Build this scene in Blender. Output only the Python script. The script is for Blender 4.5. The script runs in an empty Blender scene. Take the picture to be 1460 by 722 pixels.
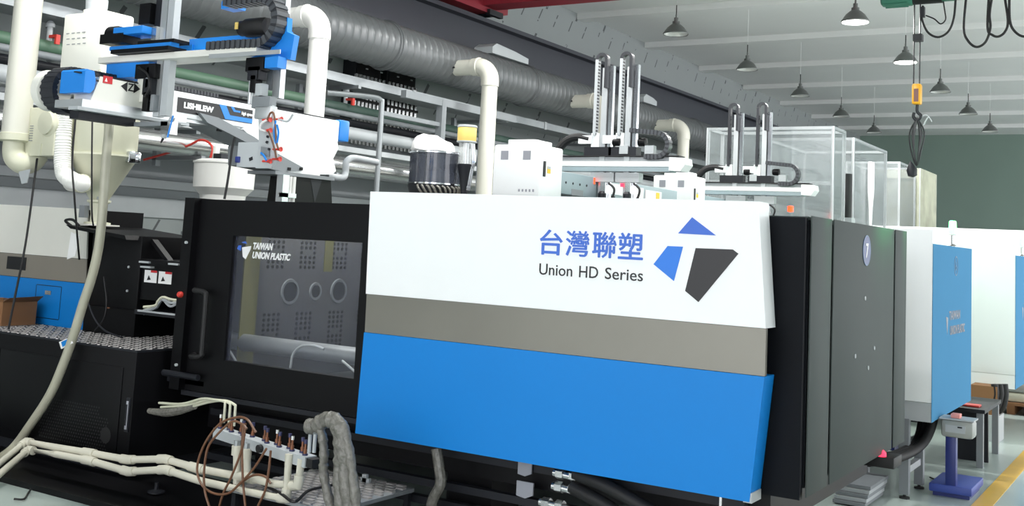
import bpy, bmesh, math, random
from mathutils import Vector, Matrix
random.seed(7)
scene = bpy.context.scene
C = scene.collection

# ------------------------------------------------------------------ camera
FPX, YAW, PITCH, ROLL, CYP = 1547.4, .5592, .10458, .050827, 184.75
EYE = Vector((0, 0, 1.6))
_f = Vector((math.cos(YAW)*math.cos(PITCH), math.sin(YAW)*math.cos(PITCH), math.sin(PITCH)))
_r = Vector((math.sin(YAW), -math.cos(YAW), 0))
_u = _r.cross(_f)
CR = _r*math.cos(ROLL) + _u*math.sin(ROLL)
CU = _u*math.cos(ROLL) - _r*math.sin(ROLL)
cam_data = bpy.data.cameras.new('camera'); cam = bpy.data.objects.new('camera', cam_data); C.objects.link(cam)
cam_data.sensor_width = 36; cam_data.lens = FPX/1460*36
cam_data.shift_y = -(361-CYP)/1460
cam_data.clip_start = .05; cam_data.clip_end = 300
m = Matrix((CR, CU, -_f)).transposed().to_4x4(); m.translation = EYE
cam.matrix_world = m
scene.camera = cam

# ------------------------------------------------------------------ world, exposure
scene.view_settings.view_transform = 'Standard'; scene.view_settings.look = 'None'
scene.view_settings.gamma = 1; scene.view_settings.use_curve_mapping = False
scene.view_settings.exposure = -.12
world = bpy.data.worlds.new('daylight'); scene.world = world; world.use_nodes = True
bg = world.node_tree.nodes['Background']
bg.inputs[0].default_value = (.97, .975, 1, 1); bg.inputs[1].default_value = 3.95

# ------------------------------------------------------------------ pixel helpers (a pixel gives a direction; the plane gives the distance)
def ray(px, py): return CR*((px-730)/FPX) - CU*((py-CYP)/FPX) + _f
def _on(ax, v, px, py):
    d = ray(px, py); return EYE + d*((v-EYE[ax])/d[ax])
def PX(v, px, py): return _on(0, v, px, py)
def PY(v, px, py): return _on(1, v, px, py)
def PZ(v, px, py): return _on(2, v, px, py)

# ------------------------------------------------------------------ materials
def mat(name, col, rough=.5, metal=0., var=.06, scale=6., emit=None, es=0., bump=0., alpha=1., trans=0., spec=.5):
    M = bpy.data.materials.new(name); M.use_nodes = True
    nt = M.node_tree; b = nt.nodes['Principled BSDF']
    b.inputs['Roughness'].default_value = rough; b.inputs['Metallic'].default_value = metal
    b.inputs['Specular IOR Level'].default_value = spec
    c = tuple((x/12.92 if x <= .04045 else ((x+.055)/1.055)**2.4) for x in [v/255 for v in col])
    if var > 0:
        tc = nt.nodes.new('ShaderNodeTexCoord'); n = nt.nodes.new('ShaderNodeTexNoise')
        n.inputs['Scale'].default_value = scale; n.inputs['Detail'].default_value = 4
        nt.links.new(tc.outputs['Object'], n.inputs['Vector'])
        mx = nt.nodes.new('ShaderNodeMix'); mx.data_type = 'RGBA'
        mx.inputs[6].default_value = tuple(x*(1-var) for x in c)+(1,)
        mx.inputs[7].default_value = tuple(min(1, x*(1+var)) for x in c)+(1,)
        nt.links.new(n.outputs['Fac'], mx.inputs[0]); nt.links.new(mx.outputs[2], b.inputs['Base Color'])
        if bump > 0:
            bp = nt.nodes.new('ShaderNodeBump'); bp.inputs['Strength'].default_value = bump; bp.inputs['Distance'].default_value = .01
            nt.links.new(n.outputs['Fac'], bp.inputs['Height']); nt.links.new(bp.outputs[0], b.inputs['Normal'])
    else:
        b.inputs['Base Color'].default_value = c+(1,)
    if emit:
        e = tuple((x/255)**2.2 for x in emit)
        b.inputs['Emission Color'].default_value = e+(1,); b.inputs['Emission Strength'].default_value = es
    if alpha < 1: b.inputs['Alpha'].default_value = alpha
    if trans > 0: b.inputs['Transmission Weight'].default_value = trans
    return M

M = {}
M['white'] = mat('white_enamel', (240, 243, 244), .35, var=.015)
M['offwhite'] = mat('offwhite_enamel', (226, 226, 218), .4, var=.03)
M['blue'] = mat('blue_enamel', (12, 126, 208), .45, var=.03, scale=2, spec=.3)
M['blue_side'] = mat('blue_end_enamel', (80, 138, 178), .7, var=.03, scale=2, spec=.02)
M['robot_blue'] = mat('robot_blue', (28, 132, 222), .4, var=.03)
M['black'] = mat('black_enamel', (9, 9, 12), .45, var=.12, scale=3, spec=.2)
M['dark'] = mat('dark_steel', (28, 30, 36), .5, var=.12, spec=.35)
M['charcoal'] = mat('charcoal_enamel', (13, 16, 21), .5, var=.06, scale=2, spec=.1)
M['grey_cover'] = mat('grey_enamel', (70, 77, 76), .55, var=.03, scale=2, spec=.1)
M['grey'] = mat('grey_paint', (128, 133, 137), .5, var=.06)
M['lgrey'] = mat('light_grey_paint', (176, 181, 184), .5, var=.05)
M['bluegrey'] = mat('blue_grey_paint', (146, 162, 168), .45, var=.04)
M['galv'] = mat('galvanised_steel', (150, 155, 158), .42, .55, var=.12, scale=9)
M['duct'] = mat('duct_steel', (98, 101, 103), .42, .25, var=.07, scale=5)
M['steel'] = mat('stainless', (190, 192, 192), .22, .9, var=.06)
M['chrome'] = mat('chrome', (215, 218, 222), .12, 1., var=0)
M['alu'] = mat('aluminium', (200, 204, 206), .35, .7, var=.04)
M['pvc'] = mat('cream_pvc', (206, 205, 194), .38, var=.03)
M['pvcw'] = mat('white_pvc', (232, 232, 228), .36, var=.02)
M['beige'] = mat('beige_paint', (203, 203, 182), .42, var=.04)
M['rubber'] = mat('black_rubber', (22, 22, 24), .6, var=.1)
M['chain'] = mat('chain_plastic', (38, 40, 46), .42, var=.08)
M['chain_cap'] = mat('chain_cap', (70, 73, 78), .4, var=.05)
M['green'] = mat('green_pipe', (82, 112, 92), .5, var=.1)
M['dkgreen'] = mat('dark_green_rail', (58, 80, 72), .5, var=.1)
M['red'] = mat('crane_red', (140, 34, 48), .5, var=.08)
M['redcap'] = mat('red_rubber', (205, 60, 50), .5, var=.05)
M['brass'] = mat('brass', (128, 84, 60), .4, .5, var=.15, scale=30)
M['hosebrown'] = mat('brown_hose', (112, 76, 54), .4, var=.12)
M['hoseclear'] = mat('clear_hose', (165, 163, 150), .35, var=.08)
M['yellow'] = mat('hook_yellow', (222, 160, 22), .4, var=.06)
M['cardboard'] = mat('cardboard', (140, 100, 66), .8, var=.08)
M['paper'] = mat('paper', (235, 235, 235), .8, var=.03)
M['print_blue'] = mat('print_blue', (62, 108, 205), .5, var=0)
M['print_blue2'] = mat('print_blue_bright', (44, 122, 222), .5, var=0)
M['print_black'] = mat('print_black', (18, 18, 23), .4, var=0)
M['print_white'] = mat('print_white', (240, 240, 240), .5, var=0)
M['print_grey'] = mat('print_grey', (150, 152, 160), .6, var=0)
M['print_red'] = mat('print_red', (196, 40, 48), .5, var=0)
M['print_yellow'] = mat('print_yellow', (226, 190, 40), .5, var=0)
M['label_blue'] = mat('label_blue', (66, 80, 128), .4, var=0)
M['number_ring'] = mat('number_ring', (70, 105, 140), .4, var=0)
M['crane_beam'] = mat('runway_beam', (54, 56, 66), .5, var=.06, scale=2)
M['plastic_wrap'] = mat('wrap_film', (112, 110, 104), .22, var=.6, scale=34, bump=1.)
M['scale_blue'] = mat('scale_blue', (62, 82, 165), .5, var=.08)
M['scale_pole'] = mat('scale_pole_blue', (36, 50, 120), .4, var=.08)
M['hook_dark'] = mat('sling_steel', (60, 62, 64), .5, .5, var=.2)
M['motor_green'] = mat('hoist_green', (60, 120, 100), .45, var=.08)
M['motor_brown'] = mat('hoist_brown', (110, 70, 66), .5, var=.1)
M['lampshade'] = mat('lamp_aluminium', (105, 108, 106), .38, .5, var=.1)
M['lamp_inner'] = mat('lamp_reflector', (225, 225, 222), .3, .3, var=.03)
M['bulb_on'] = mat('lit_lens', (255, 255, 255), .4, var=0, emit=(255, 255, 250), es=6)
M['led_red'] = mat('lit_red', (255, 40, 20), .4, var=0, emit=(255, 60, 25), es=5)
M['led_pink'] = mat('lit_rose', (255, 40, 60), .4, var=0, emit=(255, 50, 80), es=2.5)
M['led_green'] = mat('lit_green', (180, 255, 200), .4, var=0, emit=(90, 255, 140), es=5)
M['yellow_cap'] = mat('yellow_filter', (226, 196, 110), .55, var=.06)
M['film_bag'] = mat('white_bag', (240, 241, 242), .5, var=.03)
M['platen'] = mat('platen_steel', (98, 98, 100), .5, .3, var=.12, scale=8)
M['platen_edge'] = mat('platen_yellow', (112, 110, 62), .5, var=.1)
M['hole'] = mat('bolt_hole', (14, 14, 16), .6, var=0)
M['tread'] = mat('tread_steel', (190, 186, 184), .35, .4, var=.15, scale=20)
M['greyplastic'] = mat('grey_box', (160, 164, 160), .45, var=.05)
M['pvcd'] = mat('water_pvc', (204, 201, 186), .4, var=.06)
M['nut_blue'] = mat('nut_blue', (52, 54, 88), .4, .3, var=.1)
M['pink'] = mat('pink_paper', (240, 160, 150), .7, var=.03)

def film(name, col, alpha, rough=.15):
    """thin clear sheet: mostly transparent with some milky haze and a gloss"""
    mm = bpy.data.materials.new(name); mm.use_nodes = True; nt = mm.node_tree
    nt.nodes.remove(nt.nodes['Principled BSDF']); out = nt.nodes['Material Output']
    t = nt.nodes.new('ShaderNodeBsdfTransparent'); d = nt.nodes.new('ShaderNodeBsdfDiffuse'); g = nt.nodes.new('ShaderNodeBsdfGlossy')
    d.inputs[0].default_value = tuple((x/255)**2.2 for x in col)+(1,); g.inputs[1].default_value = rough
    tc = nt.nodes.new('ShaderNodeTexCoord'); n = nt.nodes.new('ShaderNodeTexNoise'); n.inputs['Scale'].default_value = 3; n.inputs['Detail'].default_value = 5
    nt.links.new(tc.outputs['Object'], n.inputs['Vector'])
    mr = nt.nodes.new('ShaderNodeMapRange'); mr.inputs[1].default_value = .35; mr.inputs[2].default_value = .7
    mr.inputs[3].default_value = alpha*.75; mr.inputs[4].default_value = min(1, alpha*1.35)
    nt.links.new(n.outputs['Fac'], mr.inputs[0])
    a = nt.nodes.new('ShaderNodeMixShader'); b = nt.nodes.new('ShaderNodeMixShader')
    nt.links.new(mr.outputs[0], a.inputs[0]); nt.links.new(t.outputs[0], a.inputs[1]); nt.links.new(d.outputs[0], a.inputs[2])
    b.inputs[0].default_value = .06; nt.links.new(a.outputs[0], b.inputs[1]); nt.links.new(g.outputs[0], b.inputs[2])
    nt.links.new(b.outputs[0], out.inputs[0]); return mm
M['film'] = film('clear_film', (158, 168, 170), .15)
M['film_cream'] = film('cream_film', (225, 228, 205), .5)
M['window'] = film('door_window', (110, 115, 140), .06, .05)
M['glass_tube'] = film('glass_tube', (220, 225, 225), .25, .05)
M['smoke_drum'] = film('smoky_drum', (70, 74, 84), .8, .08)

# ------------------------------------------------------------------ mesh helpers
class MB:
    def __init__(s): s.bm = bmesh.new()
    def box(s, a, b, bev=0.):
        a = Vector(a); b = Vector(b)
        lo = Vector(map(min, a, b)); hi = Vector(map(max, a, b))
        r = bmesh.ops.create_cube(s.bm, size=1, matrix=Matrix.Translation((lo+hi)/2) @ Matrix.Diagonal((*(hi-lo), 1)))
        if bev > 0:
            es = list({e for v in r['verts'] for e in v.link_edges})
            bmesh.ops.bevel(s.bm, geom=es, offset=bev, segments=2, profile=.5, affect='EDGES')
        return s
    def obox(s, c, ax, ay, az, d):
        """box with centre c, axes, half sizes d"""
        mt = Matrix((Vector(ax).normalized(), Vector(ay).normalized(), Vector(az).normalized())).transposed().to_4x4()
        mt.translation = Vector(c)
        bmesh.ops.create_cube(s.bm, size=2, matrix=mt @ Matrix.Diagonal((*d, 1))); return s
    def bar(s, p, q, w, h=None, up=(0, 0, 1)):
        p = Vector(p); q = Vector(q); d = (q-p); l = d.length; d.normalize(); up = Vector(up)
        if abs(d.dot(up)) > .98: up = Vector((1, 0, 0))
        y = up.cross(d).normalized(); z = d.cross(y)
        return s.obox((p+q)/2, d, y, z, (l/2, w/2, (h or w)/2))
    def cyl(s, p, q, r, r2=None, n=20, caps=True):
        p = Vector(p); q = Vector(q); d = q-p
        rot = d.to_track_quat('Z', 'Y').to_matrix().to_4x4(); rot.translation = (p+q)/2
        bmesh.ops.create_cone(s.bm, cap_ends=caps, segments=n, radius1=r, radius2=r if r2 is None else r2, depth=d.length, matrix=rot); return s
    def lathe(s, o, axis, prof, n=28, caps=True):
        """prof: list of (radius, height along axis) from origin o"""
        o = Vector(o); d = Vector(axis).normalized()
        mt = d.to_track_quat('Z', 'Y').to_matrix(); rings = []
        for r, h in prof:
            rings.append([s.bm.verts.new(o + mt @ Vector((r*math.cos(2*math.pi*i/n), r*math.sin(2*math.pi*i/n), h))) for i in range(n)])
        for a, b in zip(rings, rings[1:]):
            for i in range(n):
                j = (i+1) % n
                s.bm.faces.new((a[i], a[j], b[j], b[i]))
        if caps and prof[0][0] > 1e-4: s.bm.faces.new(rings[0][::-1])
        if caps and prof[-1][0] > 1e-4: s.bm.faces.new(rings[-1])
        return s
    def tube(s, pts, r, n=8, smooth=True, sub=6, radii=None):
        pts = [Vector(p) for p in pts]
        if smooth and len(pts) > 2:
            P = [pts[0]*2-pts[1]]+pts+[pts[-1]*2-pts[-2]]; out = []
            for i in range(1, len(P)-2):
                for k in range(sub):
                    t = k/sub; a, b, c, d = P[i-1:i+3]
                    out.append(.5*((2*b)+(-a+c)*t+(2*a-5*b+4*c-d)*t*t+(-a+3*b-3*c+d)*t**3))
            out.append(pts[-1]); pts = out
        up = Vector((0, 0, 1)); rings = []
        t0 = (pts[1]-pts[0]).normalized()
        nrm = up.cross(t0) if abs(t0.z) < .95 else Vector((1, 0, 0)).cross(t0)
        nrm.normalize()
        for i, p in enumerate(pts):
            t = (pts[min(i+1, len(pts)-1)]-pts[max(i-1, 0)]).normalized()
            nrm = (nrm-t*nrm.dot(t)).normalized(); bi = t.cross(nrm)
            rr = r if radii is None else r*radii(i/(len(pts)-1))
            rings.append([s.bm.verts.new(p+(nrm*math.cos(2*math.pi*k/n)+bi*math.sin(2*math.pi*k/n))*rr) for k in range(n)])
        for a, b in zip(rings, rings[1:]):
            for i in range(n):
                s.bm.faces.new((a[i], a[(i+1) % n], b[(i+1) % n], b[i]))
        s.bm.faces.new(rings[0][::-1]); s.bm.faces.new(rings[-1]); return s
    def prism(s, poly, d):
        """polygon (3D points) extruded by vector d"""
        d = Vector(d); A = [s.bm.verts.new(Vector(p)) for p in poly]; B = [s.bm.verts.new(Vector(p)+d) for p in poly]
        s.bm.faces.new(A); s.bm.faces.new(B[::-1]); n = len(A)
        for i in range(n): s.bm.faces.new((A[i], B[i], B[(i+1) % n], A[(i+1) % n]))
        return s
    def quad(s, *p): s.bm.faces.new([s.bm.verts.new(Vector(v)) for v in p]); return s
    def mesh(s, name, material, smooth=True):
        bmesh.ops.recalc_face_normals(s.bm, faces=s.bm.faces[:])
        me = bpy.data.meshes.new(name); s.bm.to_mesh(me); s.bm.free()
        if isinstance(material, str): material = M[material]
        me.materials.append(material)
        if smooth and len(me.polygons):
            me.polygons.foreach_set('use_smooth', [True]*len(me.polygons))
            me.set_sharp_from_angle(angle=math.radians(35))
        return me
    def build(s, name, material, parent=None, smooth=True):
        me = s.mesh(name, material, smooth)
        if parent is None:      # a thing of one mesh: origin at its base
            vs = me.vertices
            if len(vs):
                xs = [v.co.x for v in vs]; ys = [v.co.y for v in vs]; zs = [v.co.z for v in vs]
                o = Vector(((min(xs)+max(xs))/2, (min(ys)+max(ys))/2, min(zs)))
                me.transform(Matrix.Translation(-o))
            else: o = Vector()
            ob = bpy.data.objects.new(name, me); ob.location = o
        else:
            ob = bpy.data.objects.new(name, me)
        C.objects.link(ob)
        if parent is not None: attach(ob, parent)
        return ob

def wpos(o):
    p = o.location.copy()
    while o.parent: o = o.parent; p += o.location
    return p
def attach(ob, parent):
    ob.parent = parent; ob.location = ob.location - wpos(parent)   # no thing in this scene is rotated
def tag(o, label, cat, group=None):
    o['label'] = label; o['category'] = cat
    if group: o['group'] = group
    return o
def thing(name, label, cat, loc, group=None):
    o = bpy.data.objects.new(name, None); o.location = loc; o.empty_display_size = .1; C.objects.link(o)
    return tag(o, label, cat, group)
def struct(o): o['kind'] = 'structure'; return o
def text_mesh(body, size, bold=0., shear=0., width=None, space=1.):
    cu = bpy.data.curves.new('lettering', 'FONT'); cu.body = body; cu.size = size; cu.shear = shear; cu.offset = bold
    cu.align_x = 'LEFT'; cu.extrude = .0008; cu.space_character = space; cu.resolution_u = 3
    o = bpy.data.objects.new('lettering', cu); C.objects.link(o)
    bpy.context.view_layer.update()
    dg = bpy.context.evaluated_depsgraph_get()
    me = bpy.data.meshes.new_from_object(o.evaluated_get(dg))
    bpy.data.objects.remove(o); bpy.data.curves.remove(cu)
    xs = [v.co.x for v in me.vertices]; x0, x1 = min(xs), max(xs)
    ys = [v.co.y for v in me.vertices]; y0 = min(ys)
    k = (width/(x1-x0)) if width else 1
    for v in me.vertices: v.co.x = (v.co.x-x0)*k
    return me, y0, max(ys)
def text(name, body, size, pos, right, material, parent, bold=0., shear=0., width=None, height=None, space=1.):
    """lettering whose lower left corner is pos; right = view-right on the wall; z is up"""
    me, y0, y1 = text_mesh(body, size, bold, shear, width, space)
    ky = height/(y1-y0) if height else 1
    right = Vector(right).normalized(); up = Vector((0, 0, 1)); nn = right.cross(up)
    for v in me.vertices:
        c = v.co.copy(); v.co = Vector(pos)+right*c.x+up*((c.y-y0)*ky)+nn*c.z
    me.materials.clear(); me.materials.append(M[material])
    ob = bpy.data.objects.new(name, me); C.objects.link(ob)
    if parent is not None: attach(ob, parent)
    return ob
def part_copy(mesh, name, loc, parent, rot=None):
    ob = bpy.data.objects.new(name, mesh); ob.location = loc
    if rot: ob.rotation_euler = rot
    C.objects.link(ob); attach(ob, parent); return ob
LEFT = (0, -1, 0)      # reading direction on faces that look towards -X
ALONG = (1, 0, 0)      # reading direction on faces that look towards -Y

# ================================================================== SETTING
WALL_Y, FAR_X, CEIL_Z = 9.2, 36.5, 5.74
def wall_material():
    mm = mat('printed_film_wall', (150, 156, 156), .6, var=.05, scale=1.5); nt = mm.node_tree; b = nt.nodes['Principled BSDF']
    base = b.inputs['Base Color'].links[0].from_socket
    tc = nt.nodes.new('ShaderNodeTexCoord'); sx = nt.nodes.new('ShaderNodeSeparateXYZ'); nt.links.new(tc.outputs['Object'], sx.inputs[0])
    def mth(op, a, b_=None, c=None):
        n = nt.nodes.new('ShaderNodeMath'); n.operation = op
        for i, v in enumerate((a, b_, c)):
            if v is None: continue
            if isinstance(v, (int, float)): n.inputs[i].default_value = v
            else: nt.links.new(v, n.inputs[i])
        return n.outputs[0]
    x, z = sx.outputs[0], sx.outputs[2]
    u = mth('SUBTRACT', x, mth('MULTIPLY', z, .62))                   # slanted print lines
    fu = mth('FRACT', mth('MULTIPLY', u, 1.9)); fv = mth('FRACT', mth('MULTIPLY', z, 1.55))
    fu2 = mth('FRACT', mth('MULTIPLY', u, .95))
    line = mth('MULTIPLY', mth('LESS_THAN', fu, .06), mth('MULTIPLY', mth('GREATER_THAN', fv, .25), mth('LESS_THAN', fv, .62)))
    line2 = mth('MULTIPLY', mth('LESS_THAN', mth('ABSOLUTE', mth('SUBTRACT', fu2, .62)), .03), mth('MULTIPLY', mth('GREATER_THAN', fv, .66), mth('LESS_THAN', fv, .92)))
    n = nt.nodes.new('ShaderNodeTexNoise'); n.inputs['Scale'].default_value = 7; nt.links.new(tc.outputs['Object'], n.inputs['Vector'])
    mask = mth('MULTIPLY', mth('MAXIMUM', line, line2), mth('GREATER_THAN', n.outputs['Fac'], .47))
    mx = nt.nodes.new('ShaderNodeMix'); mx.data_type = 'RGBA'; nt.links.new(mth('MULTIPLY', mask, .9), mx.inputs[0])
    nt.links.new(base, mx.inputs[6]); mx.inputs[7].default_value = (.06, .065, .07, 1); nt.links.new(mx.outputs[2], b.inputs['Base Color'])
    return mm
M['wall'] = wall_material()
M['far_wall'] = mat('green_grey_wall', (130, 150, 140), .7, var=.08, scale=.6)
M['ceiling'] = mat('ceiling_paint', (232, 233, 232), .75, var=.04, scale=.8)
M['floor'] = mat('epoxy_floor', (178, 191, 186), .22, var=.08, scale=.9)
M['line_yellow'] = mat('floor_paint_yellow', (226, 176, 40), .35, var=.12, scale=5)

floor = struct(MB().box((-7.2, -7, -.2), (FAR_X, WALL_Y, 0)).build('floor', 'floor'))
ln = MB().box((-3, 1.14, 0), (35, 1.26, .004)).build('floor_marking', 'line_yellow', floor); ln['label'] = 'yellow painted aisle line'
ceiling = struct(MB().box((-7.2, -7, CEIL_Z), (FAR_X, WALL_Y, CEIL_Z+.2)).build('ceiling', 'ceiling'))
bmesh_beam = MB().box((-.15, -7, -.11), (.15, WALL_Y-.005, 0)).mesh('ceiling_beam', 'ceiling')
for k in range(-7, 7):
    part_copy(bmesh_beam, 'ceiling_beam', (16.83+2.85*k, 0, CEIL_Z), ceiling)
wall_left = struct(MB().box((-7.2, WALL_Y, 0), (FAR_X, WALL_Y+.2, CEIL_Z)).build('wall_left', 'wall'))
wall_far = struct(MB().box((FAR_X, -7, 0), (FAR_X+.2, WALL_Y, CEIL_Z)).build('wall_far', 'far_wall'))
M['right_wall'] = mat('white_wall', (225, 227, 228), .7, var=.04, scale=1)
unseen_wall_right = struct(MB().box((-7.2, -7.2, 0), (6.5, -7, CEIL_Z)).build('unseen_wall_right', 'right_wall'))  # out of view, added to cut the daylight on faces turned right
# light and grey cladding bands on the lower wall
bands = [(203, 222, 'lgrey'), (258, 271, 'lgrey'), (284, 312, 'lgrey'), (222, 258, 'grey'), (271, 284, 'grey')]
for y0, y1, mt in bands:
    z1 = PY(9.17, 240, y0).z; z0 = PY(9.17, 240, y1).z
    dz = .03 if mt == 'lgrey' else .015
    for k in range(5):
        MB().box((2+6.6*k, WALL_Y-dz, z0+.004), (8.56+6.6*k, WALL_Y-.001, z1-.004)).build('cladding_panel', mt, wall_left)
# far wall skirting rail
MB().box((FAR_X-.08, -7, 2.55), (FAR_X, WALL_Y, 2.72)).build('rail', 'dark', wall_far)

# ------------------------------------------------------------------ pendant lamps
lamp_mesh = {}
lamp_mesh['shade'] = MB().lathe((0, 0, 0), (0, 0, 1), [(.175, 0), (.178, .012), (.165, .03), (.12, .095), (.07, .14), (.052, .15), (.05, .185), (.0, .187)], 24, False).mesh('shade', 'lampshade')
lamp_mesh['neck'] = MB().cyl((0, 0, .187), (0, 0, .24), .03, n=12).cyl((0, 0, .24), (0, 0, .285), .012, n=8).mesh('socket', 'lampshade')
lamp_mesh['refl'] = MB().lathe((0, 0, 0), (0, 0, 1), [(.165, .004), (.15, .03), (.08, .09), (.0, .1)], 24, False).mesh('reflector', 'lamp_inner')
lamp_mesh['lens'] = MB().lathe((0, 0, 0), (0, 0, 1), [(.165, -.006), (.165, -.003)], 24).mesh('lens', 'bulb_on')
lamp_mesh['bulb'] = MB().lathe((0, 0, 0), (0, 0, 1), [(.0, .015), (.03, .03), (.036, .06), (.02, .1), (.0, .105)], 14).mesh('bulb', 'lamp_inner')
def pendant(x, y, z, lit, label, light=True, power=60):
    t = thing('pendant_lamp', label, 'lamp', (x, y, z), 'pendant lamps under the ceiling')
    for k in ('shade', 'neck') + (('lens',) if lit else ('bulb', 'refl')):
        part_copy(lamp_mesh[k], {'shade': 'shade', 'neck': 'socket', 'lens': 'lens', 'bulb': 'bulb', 'refl': 'reflector'}[k], (x, y, z), t)
    MB().cyl((x, y, z+.28), (x, y, z+.42), .008, n=6).build('cord', 'rubber', t)
    MB().cyl((x, y, z+.42), (x, y, CEIL_Z), .0035, n=6).build('hanger_wire', 'ceiling', t)
    if lit and light:
        L = bpy.data.lights.new('lamp_light', 'AREA'); L.shape = 'DISK'; L.size = .33; L.energy = power; L.color = (1, .99, .96)
        o = bpy.data.objects.new('lamp_light', L); C.objects.link(o); o.location = (x, y, z-.012); attach(o, t)
LZ = 4.62
for k in range(5):
    pendant(13.85+3.05*k, 6.05+.05*k, LZ, False, 'unlit metal pendant lamp hanging in the row along the printed wall')
    if k < 2: pendant(13.78+3.05*k, 3.56+.03*k, LZ, True, ['lit pendant lamp with glowing white lens beside the hoist motor', 'lit pendant lamp with glowing white lens beside the hoist ropes'][k], power=260)
    else: pendant(13.85+3.05*k, 3.6+.03*k, LZ, False, 'unlit metal pendant lamp hanging in the row over the aisle')
for k in (1, 2, 3):  # unseen lit lamps added to the rows to brighten the machine area
    for y, pw in ((6.05, 90), (3.56, 85)):
        pendant(13.78-3.05*k, y, LZ, True, 'added lit pendant lamp out of view above the machine with number seven', power=pw)

# ------------------------------------------------------------------ overhead services along the wall
cb = thing('crane_runway_beam', 'dark grey steel crane runway beam along the wall above the round duct', 'beam', (10, 8.7, 4.29))
MB().box((-10, 8.66, 4.33), (36, 8.70, 4.76)).build('web', 'crane_beam', cb)
MB().box((-10, 8.52, 4.74), (36, 8.84, 4.80)).build('top_flange', 'crane_beam', cb)
MB().box((-10, 8.52, 4.27), (36, 8.84, 4.33)).build('bottom_flange', 'crane_beam', cb)
MB().box((-10, 8.65, 4.80), (36, 8.71, 4.835)).build('rail', 'dark', cb)
for x in (-4, 0.5, 5, 9.2, 14, 18.5, 23, 27.5, 32):
    MB().box((x, 8.75, 4.0), (x+.2, WALL_Y-.001, 4.27)).build('bracket', 'crane_beam', cb)

DZ, DY, DR = 3.87, 8.1, .275
dk = thing('spiral_duct', 'large round ribbed steel ventilation duct running along the wall', 'duct', (12, DY, DZ-DR))
def duct_mesh(x0, x1):
    mb = MB(); n = 36; pitch = .125; step = pitch/6; rings = []
    cnt = int((x1-x0)/step)
    for i in range(cnt+1):
        ring = []
        for k in range(n):
            th = 2*math.pi*k/n; x = x0+i*step
            ph = ((x-pitch*th/(2*math.pi))/pitch) % 1
            r = DR+(.010 if ph < .17 else 0)
            ring.append(mb.bm.verts.new((x, DY+r*math.cos(th), DZ+r*math.sin(th))))
        rings.append(ring)
    for a, b in zip(rings, rings[1:]):
        for k in range(n): mb.bm.faces.new((a[k], b[k], b[(k+1) % n], a[(k+1) % n]))
    return mb
xs = [3.0, 6.6, 9.98, 13.2, 16.3, 19.4, 22.5]
for a, b in zip(xs, xs[1:]): duct_mesh(a, b).build('duct_section', 'duct', dk)
MB().cyl((22.5, DY, DZ), (34, DY, DZ), DR, n=36).build('duct_section', 'duct', dk)
for x in xs[1:]:
    MB().lathe((x-.045, DY, DZ), (1, 0, 0), [(DR+.005, 0), (DR+.02, .01), (DR+.02, .035), (DR+.032, .04), (DR+.032, .05), (DR+.02, .055), (DR+.02, .08), (DR+.005, .09)], 36).build('collar', 'duct', dk)
for x in (5.0, 8.7, 12.1, 15.5, 19):
    MB().bar((x, 8.25, DZ+.22), (x, 8.6, 4.28), .03).build('hanger', 'dark', dk)
# white foam blocks wedged on the duct
for i, (x, lab) in enumerate(((12.15, 'pale grey foam block on the duct beside the second drop pipe'), (17.0, 'small pale foam block on the duct by the far drop pipe'))):
    b = MB().prism([(x, 7.98, DZ+DR+.012), (x+.95-.4*i, 7.98, DZ+DR+.012), (x+.95-.4*i, 7.98, DZ+DR+.09), (x+.6-.2*i, 7.98, DZ+DR+.13), (x+.1, 7.98, DZ+DR+.16), (x, 7.98, DZ+DR+.1)], (0, .3, 0)).build('foam_block', 'lgrey')
    tag(b, lab, 'foam block')

def drop_pipe(x, z_low, label, mt='pvc', y=7.35, r=.1, top=3.78):
    t = thing('drop_pipe', label, 'pipe', (x, y, z_low), 'drop pipes from the round duct')
    MB().cyl((x, y, z_low), (x, y, top-.17), r, n=28).build('riser', mt, t)
    pts = [(x, y+.19*(1-math.cos(a)), top-.19+.19*math.sin(a)) for a in [math.pi/2*k/8 for k in range(9)]]
    MB().tube([(x, y, top-.25)]+pts+[(x, y+.26, top)], r+.012, 24, smooth=False).build('elbow', mt, t)
    MB().cyl((x, y+.24, top), (x, DY-DR+.05, top), r, n=24).build('branch', mt, t)
    MB().lathe((x, y+.16, top), (0, 1, 0), [(r+.012, 0), (r+.02, .005), (r+.02, .03), (r+.012, .035)], 24).build('socket_ring', mt, t)
    MB().box((x-.12, DY-DR-.0, top-.02), (x-.1, DY-DR+.02, top+.0)).build('screw', 'dark', t)
    return t
lp = drop_pipe(4.84, 2.2, 'thick cream plastic drop pipe ending at the beige blower', top=3.85)
drop_pipe(8.03, 2.0, 'white plastic drop pipe with an elbow behind the blue and white robot beam', 'pvcw')
drop_pipe(11.17, 2.0, 'cream plastic drop pipe beside the yellow capped filter')
drop_pipe(14.27, 2.0, 'cream drop pipe stub behind the tall twin robot uprights')
drop_pipe(17.32, 2.0, 'cream drop pipe with an elbow just beyond the twin upright robot')

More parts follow.
